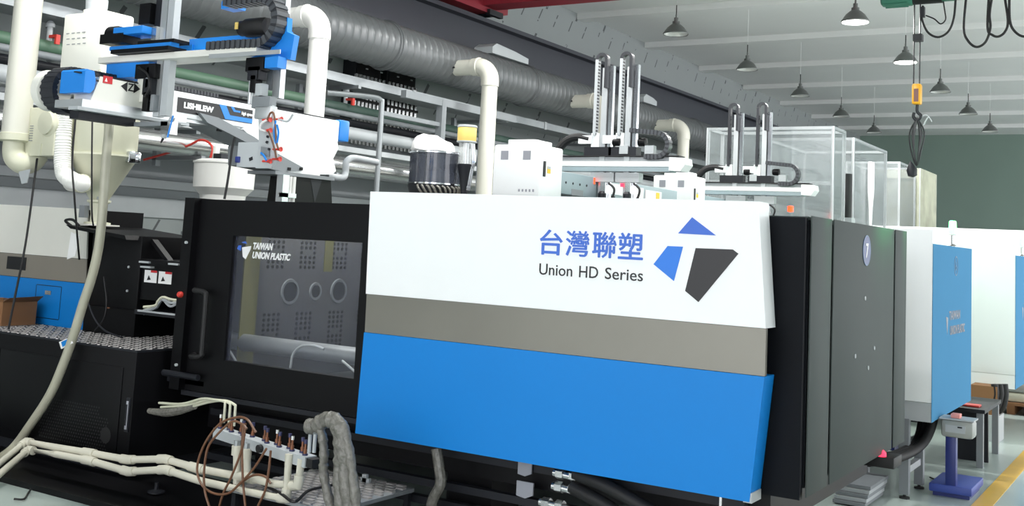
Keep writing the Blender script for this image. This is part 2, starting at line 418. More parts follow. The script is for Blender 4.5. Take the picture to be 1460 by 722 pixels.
def xrun(name, y, z, r, mt, label, cat, x0=1.5, x1=34., n=16):
    o = MB().cyl((x0, y, z), (x1, y, z), r, n=n).build(name, mt); tag(o, label, cat); return o
ct = thing('cable_tray', 'galvanised cable tray running under the round duct', 'cable tray', (10, 8.5, 3.37))
MB().box((1.5, 8.35, 3.37), (34, 8.38, 3.47)).build('side_rail', 'galv', ct)
MB().box((1.5, 8.72, 3.37), (34, 8.75, 3.47)).build('side_rail', 'galv', ct)
MB().box((1.5, 8.38, 3.37), (34, 8.72, 3.385)).build('tray_bottom', 'galv', ct)
tr_m = MB().box((-.03, 8.34, 3.36), (.03, 8.352, 3.48)).mesh('joint_plate', 'lgrey')
for x in (4.2, 7.6, 10.95, 14.3, 17.6): part_copy(tr_m, 'joint_plate', (x, 0, 0), ct)
for x in (3.2, 6.5, 9.8, 13.1, 16.4, 19.7): MB().box((x, 8.3, 3.33), (x+.05, WALL_Y-.001, 3.37)).build('bracket', 'galv', ct)
gp = xrun('green_pipe', 8.55, 3.12, .062, 'green', 'green painted pipe under the cable tray', 'pipe', 1.5, 9.3)
gp2 = xrun('rail_pipe', 8.55, 3.10, .07, 'dkgreen', 'dark green pipe crossing the row of small vertical tubes', 'pipe', 9.32, 34)
xrun('pale_pipe', 8.42, 3.02, .032, 'grey', 'thin pale blue grey pipe just below the green pipes', 'pipe')
xrun('white_water_pipe', 8.4, 2.80, .075, 'lgrey', 'pale grey insulated pipe below the thin pale pipe', 'pipe')
tk = MB().box((1.5, 8.25, 2.56), (34, 8.6, 2.62)).build('flat_trunking', 'lgrey'); tag(tk, 'flat pale trunking above the shiny silver pipe', 'trunking')
xrun('silver_pipe', 8.3, 2.40, .10, 'steel', 'shiny silver insulated pipe under the flat trunking', 'pipe', n=28)
xrun('grey_pipe', 8.75, 2.66, .07, 'grey', 'mid grey pipe tucked behind the flat trunking', 'pipe')
xrun('shade_bar', 8.62, 2.95, .05, 'dark', 'dark bar in place of the shade behind the thin pale pipe', 'pipe')  # dark bar stands in for the shaded wall gap below the green pipe
for x in (3.4, 6.3, 7.4, 9.4, 12.6, 15.8):
    sp = MB().box((x, 8.86, 2.2), (x+.06, 8.92, 3.34)).box((x, 8.2, 2.26), (x+.05, 8.92, 2.30)).box((x, 8.3, 2.52), (x+.05, 8.92, 2.56)).box((x, 8.3, 2.68), (x+.05, 8.92, 2.715)).box((x, 8.92, 2.5), (x+.06, WALL_Y-.03, 2.56)).box((x, 8.92, 3.1), (x+.06, WALL_Y-.002, 3.16)).build('pipe_support', 'galv')
    tag(sp, 'galvanised bracket post carrying the wall pipes', 'bracket', 'pipe supports on the wall')
# risers with red valves
for px, py in ((72, 35), (442, 135), (492, 152)):
    p = PY(8.55, px, py)
    v = thing('valve_riser', 'short pipe riser with a shut-off valve on the green pipe', 'valve', (p.x, 8.55, 3.17), 'valve risers on the green pipe')
    MB().cyl((p.x, 8.55, 3.15), (p.x, 8.55, 3.32), .025, n=12).lathe((p.x, 8.55, 3.3), (0, 0, 1), [(.04, 0), (.04, .03), (.02, .055), (0, .06)], 14).build('riser', 'lgrey', v)
    MB().box((p.x-.02, 8.44, 3.2), (p.x+.02, 8.53, 3.225)).box((p.x-.02, 8.42, 3.14), (p.x+.02, 8.445, 3.225)).build('handle', 'redcap', v)
# dark wall cabinets and the bundle of small vertical tubes
for px0, px1, lab in ((510, 547, 'dark glazed switch panel under the duct beside the tube bundle'), (556, 597, 'dark glazed switch panel under the duct beside the bent pole')):
    a = PY(9.0, px0, 40); b = PY(9.0, px1, 40)
    t = thing('switch_panel', lab, 'cabinet', (a.x, 9.0, 3.4))
    MB().box((a.x, 9.0, 3.1), (b.x, WALL_Y-.001, 4.1)).build('case', 'dark', t)
    MB().box((a.x+.03, 8.99, 3.14), (b.x-.03, 9.0, 4.06)).build('door', 'black', t)
    for k in range(5):
        MB().box((a.x+.1+.1*k, 8.98, 3.62+.12*(k % 3)), (a.x+.14+.1*k, 8.99, 3.635+.12*(k % 3))).build('highlight_strip', 'lgrey', t)  # pale strips painted as small highlights on the dark door
tubes = [505+5.6*k for k in range(8)]+[553+5.6*k for k in range(8)]
for px in tubes:
    p = PY(8.84, px, 150)
    o = MB().cyl((p.x, 8.84, 2.72), (p.x, 8.84, 3.62), .024, n=10).build('vertical_tube', 'steel')
    tag(o, 'small bright vertical tube in the bundle behind the cable tray', 'tube', 'vertical tubes behind the cable tray')
for a_, b_ in ((503, 548), (551, 596)):
    p = PY(8.8, a_, 148); q = PY(8.8, b_, 148)
    o = MB().box((p.x, 8.79, 3.28), (q.x, 8.815, 3.31)).build('clamp_strip', 'black'); tag(o, 'black clamp strip holding one group of vertical tubes', 'clamp', 'tube clamp strips')
# bent pole and steel posts in front of the pipes
p = PY(7.9, 545, 140)
bp = MB().tube([(p.x-.5, 8.3, 3.2), (p.x-.12, 8.0, 3.2), (p.x-.02, 7.91, 3.17), (p.x, 7.9, 3.05), (p.x, 7.9, 2.0), (p.x, 7.9, 1.2), (p.x, 7.9, 0)], .032, 10, sub=4).build('bent_pole', 'galv')
tag(bp, 'bent galvanised pole standing left of the two square posts', 'pole')
fr = thing('post_frame', 'two square grey steel posts joined by a crossbar behind the drum', 'frame', (PY(7.9, 627, 200).x, 7.9, 0))
for px, w in ((627, .09), (686, .06)):
    q = PY(7.9, px, 200); MB().box((q.x-w/2, 7.9-w/2, 0), (q.x+w/2, 7.9+w/2, 3.33)).build('post', 'grey', fr)
a = PY(7.9, 590, 135); b = PY(7.9, 735, 128)
MB().box((a.x-.2, 7.86, 3.26), (b.x, 7.94, 3.35)).build('crossbar', 'grey', fr)
MB().box((a.x-.6, 7.88, 3.0), (a.x+.6, 7.92, 3.05)).build('crossbar', 'grey', fr)

# ------------------------------------------------------------------ overhead crane and hoist
cr = thing('overhead_crane', 'dark red overhead crane girder riding on the runway beam', 'crane', (13.05, 4, 4.84))
MB().box((12.62, -6.8, 4.955), (12.98, 8.9, 5.3)).build('girder', 'red', cr)
MB().prism([(11.2, 8.5, 4.88), (13.05, 8.5, 4.88), (13.3, 8.5, 4.95), (13.3, 8.5, 5.28), (11.0, 8.5, 5.28)], (0, .38, 0)).build('end_truck', 'red', cr)
for x in (11.4, 12.9): MB().cyl((x, 8.52, 4.935), (x, 8.86, 4.935), .095, n=20).build('wheel', 'dark', cr)
MB().box((12.75, 8.45, 4.85), (13.1, 8.52, 4.93)).build('buffer', 'dark', cr)
HX = 12.93
ht = thing('electric_hoist', 'green electric chain hoist hanging from the red crane girder', 'hoist', (HX, 2.6, 4.55))
MB().lathe((HX, 2.68, 4.68), (0, 1, 0), [(.085, 0), (.095, .02), (.095, .3), (.085, .34), (.06, .36), (0, .365)], 22).build('motor', 'motor_green', ht)
for k in range(8):
    a = math.pi*2*k/8; MB().obox((HX+.098*math.cos(a), 2.86, 4.68+.098*math.sin(a)), (math.cos(a), 0, math.sin(a)), (0, 1, 0), (-math.sin(a), 0, math.cos(a)), (.008, .13, .006)).build('fin', 'motor_green', ht)
MB().cyl((HX, 2.36, 4.68), (HX, 2.68, 4.68), .085, n=20).build('drum', 'rubber', ht)
MB().cyl((HX, 2.22, 4.69), (HX, 2.36, 4.69), .08, n=20).build('gearbox', 'motor_green', ht)
MB().lathe((HX, 2.1, 4.70), (0, 1, 0), [(0, 0), (.05, .01), (.085, .05), (.085, .12)], 20).build('brake_cover', 'motor_brown', ht)
MB().box((HX-.05, 2.3, 4.76), (HX+.05, 2.8, 4.954)).build('trolley', 'dark', ht)
for dy in (-.02, .045): MB().cyl((HX, 2.62+dy, 3.62), (HX, 2.62+dy, 4.62), .008, n=6).build('rope', 'dark', ht)
MB().box((HX-.05, 2.57, 4.16), (HX+.05, 2.67, 4.24)).build('limit_stop', 'dark', ht)
MB().box((HX-.03, 2.55, 4.44), (HX+.03, 2.6, 4.56)).build('limit_switch', 'dark', ht)
hk = MB(); hk.box((HX-.05, 2.575, 3.42), (HX+.05, 2.675, 3.66), .02); hb = hk.build('hook_block', 'yellow', ht)
MB().box((HX-.052, 2.60, 3.45), (HX+.052, 2.65, 3.6)).build('slot', 'motor_brown', hb)
MB().tube([(HX, 2.62, 3.43), (HX, 2.62, 3.34), (HX, 2.58, 3.29), (HX, 2.62, 3.24), (HX, 2.66, 3.28), (HX, 2.655, 3.33)], .018, 10).build('hook', 'dark', hb)
sl = thing('wire_sling', 'slack steel wire sling hanging from the yellow hook block', 'sling', (HX, 2.62, 2.7))
for k, (dx, dy) in enumerate(((.05, .05), (-.04, .02), (.02, -.05), (0, .08))):
    MB().tube([(HX, 2.62, 3.27), (HX+dx, 2.62+dy, 3.1), (HX+dx, 2.63+dy*.7, 2.9), (HX, 2.62, 2.72), (HX-dx, 2.62-dy*.6, 2.9), (HX-dx*.6, 2.62-dy, 3.1), (HX, 2.62, 3.27)], .009, 6).build('wire', 'hook_dark', sl)
MB().lathe((HX, 2.66, 2.58), (0, .15, 1), [(0, 0), (.05, .02), (.06, .09), (.03, .15), (0, .2)], 10).build('weight', 'dark', sl)
MB().tube([(HX, 2.6, 3.26), (HX, 2.52, 3.3), (HX, 2.46, 3.22), (HX, 2.5, 3.27), (HX, 2.55, 3.18)], .008, 6).build('wire_end', 'lgrey', sl)
def loop(pts, r, name, lab, grp):
    o = MB().tube([PX(HX, *q) for q in pts], r, 8).build(name, 'rubber'); tag(o, lab, 'cable', grp)
loop([(1316, 8), (1314, 25), (1322, 45), (1337, 53), (1352, 45), (1360, 25), (1363, -8)], .013, 'hoist_cable', 'single black cable looping below the hoist gearbox', None)
loop([(1320, 22), (1332, 27), (1341, 34), (1348, 28), (1347, 16), (1345, 2)], .008, 'hoist_cable', 'thin wire dropping from the hoist limit switch', None)
loop([(1378, -8), (1374, 40), (1380, 58), (1392, 67), (1405, 60), (1412, 40), (1411, 20), (1415, -8)], .014, 'festoon_cable', 'hanging black cable loop along the crane girder', 'festoon cables')
loop([(1410, -8), (1408, 40), (1415, 50), (1424, 52), (1433, 45), (1437, 30), (1432, -8)], .014, 'festoon_cable', 'hanging black cable loop along the crane girder', 'festoon cables')
loop([(1439, -8), (1440, 30), (1448, 46), (1462, 52), (1475, 40), (1480, -8)], .014, 'festoon_cable', 'hanging black cable loop along the crane girder', 'festoon cables')

# ================================================================== MACHINE WITH NUMBER 7
F = 4.9
mc = thing('injection_moulding_machine', 'large white, steel and blue fronted injection moulding machine with number seven on its grey end', 'machine', (6, 4.5, 0))
def plate(poly_yz, x0, x1): return MB().prism([(x0, y, z) for y, z in poly_yz], (x1-x0, 0, 0))
wp = plate([(4.01, 1.857), (1.694, 1.852), (1.645, 1.272), (3.995, 1.272)], F, F+.14).build('white_panel', 'white', mc, smooth=False)
M['brushed'] = mat('brushed_band', (128, 126, 118), .38, .45, var=.10, scale=2.2)
plate([(3.993, 1.270), (1.645, 1.270), (1.645, 1.056), (3.99, 1.056)], F+.006, F+.03).build('steel_band', 'brushed', mc, smooth=False)
bpn = plate([(3.99, 1.054), (1.645, 1.054), (1.70, .49), (4.007, .49)], F, F+.14).build('blue_panel', 'blue', mc, smooth=False)
MB().box((F+.002, 1.69, .485), (F+.13, 1.73, .53)).build('corner_cap', 'lgrey', bpn)
# lettering and emblem on the white panel
for ch, px in zip('台灣聯塑', (771, 808, 846, 883)):
    p = PX(F, px, 330); w = .132
    lt_ = text('lettering', ch, .14, (F-.001, p.y, 1.552), LEFT, 'print_blue', wp, width=w, height=.128)
    src = [(v.co.copy()) for v in lt_.data.vertices]; fs = [tuple(f.vertices) for f in lt_.data.polygons]
    V_, F_ = [], []
    for k, (dy, dz) in enumerate(((.0025, 0), (-.0025, 0), (0, .0018), (0, -.0018))):     # heavier strokes
        o_ = len(V_); V_ += [(c.x-.0002*k, c.y+dy, c.z+dz) for c in src]; F_ += [tuple(i+o_ for i in f) for f in fs]
    me_ = bpy.data.meshes.new('lettering'); me_.from_pydata(V_, [], F_); me_.materials.append(M['print_blue']); lt_.data = me_
for wd_, q0, q1 in (('Union', 769, 816), ('HD', 826, 853), ('Series', 863, 917)):
    a_ = PX(F, q0, 385).y; b_ = PX(F, q1, 390).y
    text('lettering', wd_, .08, (F-.001, a_, 1.447), LEFT, 'print_black', wp, bold=.0004, width=a_-b_, height=.058)
def emblem(pts, mt, lab):
    P = [PX(F, *q) for q in pts]
    o = MB().prism([(F-.0025, p.y, p.z) for p in P], (.0025, 0, 0)).build('emblem', mt, wp, smooth=False); o['label'] = lab
emblem([(987, 310), (1021, 336), (967, 333)], 'print_blue', 'blue triangle of the emblem')
emblem([(952, 351), (974, 352), (961, 401), (932, 377)], 'print_blue2', 'blue kite of the emblem')
emblem([(992, 354), (1045, 356), (1053, 362), (996, 431), (977, 415)], 'print_black', 'black shield of the emblem')
# frame behind the panel, dark end strip, grey end covers
MB().box((F+.16, 1.52, .5), (F+.2, 4.02, 1.79)).build('end_strip', 'charcoal', mc)
gc = [(5.1, 5.44), (5.48, 6.79), (6.83, 7.135)]
for x0, x1 in gc:
    g = MB().box((x0, 1.5, .508), (x1, 1.507, 1.80), .001).build('end_cover', 'grey_cover', mc)
    if x0 > 5.4 and x0 < 6:
        d = MB().cyl((6.125, 1.5, 1.66), (6.125, 1.4965, 1.66), .082, n=40).build('number_disc', 'label_blue', g)
        MB().lathe((6.125, 1.497, 1.66), (0, -1, 0), [(.084, 0), (.084, .001), (.078, .001), (.078, 0)], 40, False).build('number_ring', 'number_ring', g)
        text('number', '7', .11, (6.098, 1.4955, 1.618), ALONG, 'print_white', g, bold=.002)
        for x, z in ((6.11, 1.40), (6.33, 1.12), (5.92, 1.10), (6.2, 1.02)):
            MB().cyl((x, 1.5, z), (x, 1.496, z), .012, n=10).build('screw', 'lgrey', g)
MB().box((5.1, 1.522, 1.78), (7.13, 4.02, 1.797)).build('top_cover', 'grey_cover', mc)
MB().box((5.1, 1.512, .55), (7.1, 4.0, 1.775)).build('clamp_housing', 'charcoal', mc)
# safety door with window
DX = 4.95
dr = MB()
for a, b in (((4.02, .565), (5.47, .78)), ((4.02, 1.56), (5.47, 1.785)), ((5.14, .78), (5.47, 1.56)), ((4.02, .78), (4.085, 1.56))):
    dr.box((DX, a[0], a[1]), (DX+.05, b[0], b[1]))
dro = dr.build('safety_door', 'black', mc, smooth=False)
MB().box((DX+.02, 4.086, .781), (DX+.024, 5.139, 1.559)).build('window_pane', 'window', dro)
hd = MB().tube([(DX, 5.40, 1.19), (DX-.05, 5.395, 1.2), (DX-.06, 5.34, 1.2), (DX-.06, 5.29, 1.19), (DX-.06, 5.275, 1.15), (DX-.06, 5.275, .85), (DX-.06, 5.28, .80), (DX-.06, 5.34, .785), (DX-.04, 5.39, .785), (DX, 5.40, .79)], .017, 10).build('handle', 'rubber', dro)
for z, px in ((1.50, 0), (.72, 0)):
    MB().cyl((DX-.055, 5.50, z), (DX-.05, 5.50, z), .009, n=10).build('screw', 'lgrey', dro)
text('lettering', 'TAIWAN', .055, (DX+.016, 4.975, 1.482), LEFT, 'print_white', dro, bold=.0025, shear=.25, width=.17, height=.043)
text('lettering', 'UNION PLASTIC', .055, (DX+.016, 4.975, 1.425), LEFT, 'print_white', dro, bold=.002, shear=.25, width=.32, height=.043)
def wem(pts, mt):
    P = [PX(DX+.016, *q) for q in pts]
    MB().prism([(DX+.016, p.y, p.z) for p in P], (.002, 0, 0)).build('emblem', mt, dro, smooth=False)
wem([(345, 353), (358, 351), (357, 356), (350, 370), (346, 366)], 'print_white')
wem([(344, 346), (350, 344), (352, 348)], 'print_blue'); wem([(340, 350), (344, 350), (343, 358), (338, 355)], 'print_blue')
dp = MB().prism([(4.90, 5.47, .565), (4.90, 5.56, .565), (4.90, 5.55, 1.79), (4.90, 5.46, 1.79)], (.35, 0, 0)).build('door_post', 'black', mc)
for z in (.72, 1.50): MB().cyl((4.89, 5.505, z), (4.90, 5.505, z), .009, n=10).build('screw', 'lgrey', dp)
MB().lathe((4.9, 5.515, 1.165), (-1, 0, 0), [(.02, 0), (.02, .015), (.014, .025), (0, .026)], 16).build('emergency_knob', 'redcap', dp)
MB().box((7.05, 3.95, .55), (7.09, 5.55, 1.85)).build('rear_guard', 'black', mc)
MB().box((4.95, 4.0, .53), (7.1, 5.5, .56)).build('drip_tray', 'dark', mc)
# platen seen through the window, with bolt holes
pl = MB().box((5.28, 5.28, .60), (6.85, 5.46, 1.76), .01).build('fixed_platen', 'platen', mc)
MB().box((5.2, 5.275, .62), (5.34, 5.285, 1.72)).build('platen_edge', 'platen_edge', pl)
MB().box((5.98, 5.276, 1.33), (6.07, 5.28, 1.72)).build('platen_edge', 'platen_edge', pl)
for x, r in ((5.65, .07), (5.91, .045), (6.16, .07)):
    MB().lathe((x, 5.28, 1.19), (0, -1, 0), [(r+.02, 0), (r+.016, .008), (r, .008), (r, .001), (0, .0012)], 28).build('locating_ring', 'galv', pl)
    MB().cyl((x, 5.279, 1.19), (x, 5.276, 1.19), r*.96, n=24).build('bore', 'hole', pl)
hm = MB()
for cx in (5.42, 5.74, 6.08, 6.4):
    for (z0, nz) in ((.80, 8), (1.36, 8)):
        for i in range(4):
            for k in range(nz):
                if (i in (0, 3)) or k % 7 != 3:
                    hm.cyl((cx+.045*i, 5.281, z0+.034*k), (cx+.045*i, 5.277, z0+.034*k), .013, n=6)
hm.build('bolt_holes', 'hole', pl)['kind'] = 'stuff'
for x, z, r in ((5.33, .865, .055), (5.33, 1.66, .05), (6.7, .865, .055), (6.7, 1.62, .05)):
    MB().cyl((x-.08, 3.9, z), (x-.08, 5.4, z), r, n=24).build('tie_bar', 'galv', mc)
MB().box((5.25, 4.02, .60), (6.8, 4.12, 1.74)).build('moving_platen', 'dark', mc)
for pts in ([(414, 525), (418, 505), (430, 494), (447, 493), (462, 498)], [(322, 495), (330, 505), (337, 517)], [(488, 515), (500, 525), (512, 536)]):
    MB().tube([PX(5.15, *q) for q in pts], .008, 8).build('water_hose', 'lgrey', mc)
# lower frame
lf = MB().box((5.2, 1.7, .3), (7.05, 5.5, .5)).build('bed_frame', 'black', mc)
for y in (2.0, 3.3, 4.8): MB().box((5.25, y, 0.03), (5.55, y+.3, .3)).build('bed_leg', 'black', mc)
for y in (2.0, 3.3, 4.8): MB().box((6.6, y, 0.03), (6.9, y+.3, .3)).build('bed_leg', 'black', mc)
for y in (2.0, 3.3, 4.8):
    for x in (5.3, 6.65): MB().box((x, y+.05, 0), (x+.2, y+.25, .03)).build('levelling_pad', 'dark', mc)
for z in (.12, .22, .4): MB().box((5.12, 1.8, z), (5.17, 5.4, z+.04)).build('bed_rail', 'dark', mc)
for q, w in (((748, 668), .07), ((748, 697), .085)):
    p = PX(5.1, *q); MB().prism([(5.1, p.y+w*.6, p.z+w*.4), (5.1, p.y-w*.6, p.z+w*.4), (5.1, p.y-w*.6, p.z-w*.35), (5.1, p.y-w*.05, p.z-w*.6), (5.1, p.y+w*.6, p.z-w*.5)], (.01, 0, 0)).build('label_plate', 'print_grey', mc)
for q in ((790, 674), (788, 693), (770, 716)):
    p = PX(5.05, *q)
    MB().cyl(p, p+Vector((0, -.18, -.01)), .02, n=12).cyl(p+Vector((0, -.02, 0)), p+Vector((0, -.06, 0)), .03, n=6).cyl(p+Vector((0, -.1, 0)), p+Vector((0, -.14, 0)), .03, n=6).build('hose_fitting', 'steel', mc)
p = PX(5.05, 820, 676)
MB().tube([p, p+Vector((-.02, -.2, -.03)), p+Vector((-.03, -.5, -.12)), p+Vector((-.03, -.9, -.2))], .035, 12).build('hydraulic_hose', 'rubber', mc)
p = PX(5.05, 815, 695)
MB().tube([p, p+Vector((-.02, -.2, -.05)), p+Vector((-.03, -.5, -.16)), p+Vector((-.03, -.9, -.22))], .035, 12).build('hydraulic_hose', 'rubber', mc)
MB().tube([PX(5.0, *q) for q in ((622, 640), (626, 665), (628, 690), (618, 712), (612, 735))], .03, 10).build('wrapped_hose', 'plastic_wrap', mc)
p = PX(5.0, 521, 692); MB().box(p-Vector((.01, .03, .04)), p+Vector((.01, .03, .04))).box(p-Vector((.01, .01, .06)), p+Vector((.01, .02, .06))).build('pipe_clip', 'lgrey', mc)
p = PX(4.98, 1028, 712); MB().bar(p+Vector((0, 0, .05)), p-Vector((0, 0, .1)), .012).build('stay', 'steel', mc)

# injection end: plinth, tread, cover
BX, BY, BZ = 4.7, 5.65, .805
ib = MB().box((BX, BY, .10), (6.7, 9.0, BZ-.012), .004).build('injection_base', 'black', mc)
MB().box((BX+.08, BY+.05, 0), (6.6, 8.9, .10)).build('plinth', 'dark', mc)
bd = MB().box((BX-.008, 5.76, .16), (BX, 7.05, .69), .003).build('base_door', 'black', mc)
MB().box((BX-.008, 7.07, .16), (BX, 8.4, .69), .003).build('base_door', 'black', mc)
hh = MB()
rr = random.Random(3)
for iy in range(34):
    for iz in range(13):
        y = 5.86+.024*iy+(.012 if iz % 2 else 0); z = .165+.021*iz
        if y > 6.55-.0*iz or (iz > 9 and y < 5.95): continue
        hh.cyl((BX-.0075, y, z), (BX-.0085, y, z), .0065, n=6)
hh.build('vent_holes', 'hole', bd)['kind'] = 'stuff'
MB().cyl((BX-.0075, 5.87, .255), (BX-.009, 5.87, .255), .05, n=20).build('cable_hole', 'hole', bd)
MB().box((BX-.008, 5.665, .30), (BX, 5.70, .51)).build('latch_plate', 'dark', ib)
hl = MB().box((BX-.013, 5.675, .315), (BX-.008, 5.695, .49), .002).build('latch', 'print_grey', ib)
MB().box((BX-.016, 5.68, .34), (BX-.013, 5.69, .47)).build('latch_lever', 'dark', ib)
td = MB().box((BX, BY, BZ-.012), (5.9, 8.6, BZ)).build('tread_plate', 'dark', mc)
tr = MB()
for i in range(20):
    for k in range(54):
        x = BX+.03+.045*i; y = BY+.03+.054*k+(.027 if i % 2 else 0)
        if x > 5.25 and y > 6.9: continue
        a = .6 if (i+k) % 2 else -.6
        tr.obox((x, y, BZ+.002), (math.cos(a), math.sin(a), 0), (-math.sin(a), math.cos(a), 0), (0, 0, 1), (.017, .007, .003))
tr.build('tread_pattern', 'tread', td)['kind'] = 'stuff'
IX = 5.25
ic = thing_part = MB().box((IX+.012, 6.97, BZ), (5.75, 8.7, 1.69)).build('injection_cover', 'black', mc)
plate([(8.72, 1.71), (6.99, 1.695), (6.955, 1.325), (8.72, 1.325)], IX, IX+.012).build('white_panel', 'offwhite', mc, smooth=False)
M['tan_band'] = mat('tan_steel_band', (150, 144, 134), .4, .4, var=.08, scale=2)
plate([(8.72, 1.322), (6.955, 1.322), (6.94, 1.147), (8.72, 1.147)], IX+.004, IX+.012).build('steel_band', 'tan_band', mc, smooth=False)
ibp = plate([(8.72, 1.144), (6.89, 1.144), (6.87, BZ+.002), (8.72, BZ+.002)], IX, IX+.012).build('blue_panel', 'blue', mc, smooth=False)
for (a, b) in (((7.52, .86), (7.515, 1.10)), ((7.215, .86), (7.21, 1.10)), ((7.515, .86), (7.215, .855)), ((7.515, 1.10), (7.215, 1.105))):
    MB().box((IX-.0015, a[0], a[1]), (IX, b[0], b[1])).build('door_seam', 'print_black', ibp)
MB().box((IX-.006, 7.33, 1.035), (IX, 7.40, 1.065)).build('latch', 'steel', ibp)
MB().box((IX-.001, 7.68, 1.20), (IX+.004, 7.92, 1.30)).build('dark_label', 'print_black', mc)
# feed throat housing and barrel guard
MB().box((5.2, 6.30, BZ), (6.3, 6.86, 1.0)).build('throat_base', 'black', mc)
bh = MB().box((5.17, 6.26, 1.0), (6.2, 6.8, 1.52), .01).build('throat_housing', 'black', mc)
for q in ((184, 381), (182, 415)):
    p = PX(5.17, *q); MB().cyl(p, p-Vector((.008, 0, 0)), .009, n=10).build('screw', 'lgrey', bh)
MB().prism([(5.05, 6.96, 1.572), (5.05, 6.3, 1.52), (5.05, 6.28, 1.49), (5.05, 6.9, 1.545)], (.7, 0, 0)).build('throat_roof', 'black', mc)
MB().tube([(5.1, 6.95, 1.56), (5.06, 6.98, 1.6), (5.06, 6.9, 1.61), (5.06, 6.82, 1.57)], .01, 8).build('grab_rail', 'rubber', mc)
MB().prism([(5.08, 6.93, 1.52), (5.08, 6.83, 1.5), (5.08, 6.86, 1.35), (5.08, 6.95, 1.32)], (.004, 0, 0)).build('paper_sheet', 'paper', mc)
MB().prism([(5.25, 6.3, 1.5), (5.25, 6.25, 1.5), (5.25, 5.95, 1.27), (5.25, 5.95, 1.24)], (.05, 0, 0)).build('stay', 'black', mc)
MB().box((5.17, 5.57, 1.32), (6.1, 6.255, 1.36)).build('barrel_guard', 'black', mc)
MB().box((5.19, 5.57, 1.08), (6.1, 6.255, 1.32)).build('barrel_guard', 'black', mc)
MB().box((6.4, 5.5, 1.6), (6.5, 7.0, 1.75)).build('rear_rail', 'black', mc)
MB().box((6.4, 5.5, BZ), (6.45, 7.0, 1.42)).build('rear_panel', 'black', mc)
for q0, q1 in (((207, 385), (223, 404)), ((227, 387), (244, 406)), ((260, 389), (275, 408))):
    a = PX(5.19, *q0); b = PX(5.19, *q1)
    lb = MB().box((5.188, a.y, b.z), (5.19, b.y, a.z)).build('warning_label', 'print_white', mc)
    MB().box((5.1870, (a.y+b.y)/2, a.z-.015), (5.1885, b.y, a.z)).build('warning_stripe', 'print_red', lb)
    MB().prism([(5.1865, a.y-.03, b.z+.015), (5.1865, a.y-.07, b.z+.02), (5.1865, a.y-.045, b.z+.05)], (.001, 0, 0)).build('pictogram', 'print_black', lb)
for q in ((208, 374), (210, 381), (250, 377)):
    a = PX(5.17, *q); MB().box(a-Vector((.02, .05, .006)), a+Vector((.02, .05, .006))).build('clamp', 'lgrey', mc)
MB().box((5.14, 5.6, .98), (5.9, 6.24, 1.01)).build('shelf', 'dark', mc)
MB().box((5.13, 5.58, 1.0), (5.14, 6.2, 1.012)).build('shelf_edge', 'lgrey', mc)
for k in range(4):
    pts = [PX(5.13+.01*k, x, y+3*k % 5) for x, y in ((272, 425-k), (255, 428), (243, 427+2*k), (232, 424), (225, 430+k), (221, 436), (205, 438+2*k))]
    MB().tube(pts, .009, 6).build('wire', 'lgrey' if k % 2 else 'beige', mc)
MB().lathe(PX(5.2, 155, 440), (0, 0, 1), [(.0, 0), (.015, .0), (.015, .05), (0, .055)], 10).build('orange_cap', 'brass', mc)
MB().tube([PX(5.1, *q) for q in ((148, 395), (152, 430), (148, 455), (135, 472))], .006, 6).build('cable', 'rubber', mc)
MB().tube([PX(5.0, *q) for q in ((125, 430), (135, 455), (150, 472), (175, 482))], .006, 6).build('cable', 'dark', mc)
# bracket between the base and the door
MB().box((4.95, 5.3, .60), (5.4, 5.64, .63)).build('side_shelf', 'dark', mc)
MB().cyl((4.9, 5.62, .66), (4.9, 5.3, .66), .02, n=10).build('side_bar', 'dark', mc)

# ================================================================== DRAG CHAINS
def chain(parent, path, width, height, axis, mt='chain', link=.035, name='drag_chain', cap='chain_cap', flat=False):
    """cable chain: path of points, band of given width along axis; each link a sub-part"""
    pts = [Vector(p) for p in path]; axis = Vector(axis).normalized()
    dense = []
    for a, b in zip(pts, pts[1:]):
        n = max(1, int((b-a).length/.004))
        dense += [a.lerp(b, k/n) for k in range(n)]
    dense.append(pts[-1])
    core = MB(); rings = []
    step = max(1, int(link/.004))
    sel = dense[::max(1, step//2)]
    for i, p in enumerate(sel):
        t = (sel[min(i+1, len(sel)-1)]-sel[max(0, i-1)]).normalized(); nn = t.cross(axis).normalized()
        rings.append([core.bm.verts.new(p+axis*s*width/2*(1 if flat else .94)+nn*u*height/2*(1 if flat else .86)) for s, u in ((-1, -1), (1, -1), (1, 1), (-1, 1))])
    for a, b in zip(rings, rings[1:]):
        for k in range(4): core.bm.faces.new((a[k], a[(k+1) % 4], b[(k+1) % 4], b[k]))
    core.bm.faces.new(rings[0][::-1]); core.bm.faces.new(rings[-1])
    c = core.build(name, mt, parent, smooth=False)
    k_ = (.3, 1., 1.) if not flat else (.28, .72, 1.04)
    lm = MB().obox((0, 0, 0), (1, 0, 0), (0, 1, 0), (0, 0, 1), (link*k_[0], width/2*k_[1], height/2*k_[2])).mesh('link', cap)
    i = step//2
    while i < len(dense)-1:
        p = dense[i]; t = (dense[min(i+1, len(dense)-1)]-dense[i-1]).normalized(); nn = t.cross(axis).normalized()
        ob = bpy.data.objects.new('link', lm); C.objects.link(ob); ob.parent = c
        mw = Matrix((t, axis, t.cross(axis))).transposed()
        ob.location = p-wpos(c); ob.rotation_euler = mw.to_euler()
        i += step
    return c
def arc(c, r, a0, a1, e1, e2, n=14):
    c = Vector(c); e1 = Vector(e1); e2 = Vector(e2)
    return [c+e1*r*math.cos(a0+(a1-a0)*k/n)+e2*r*math.sin(a0+(a1-a0)*k/n) for k in range(n+1)]

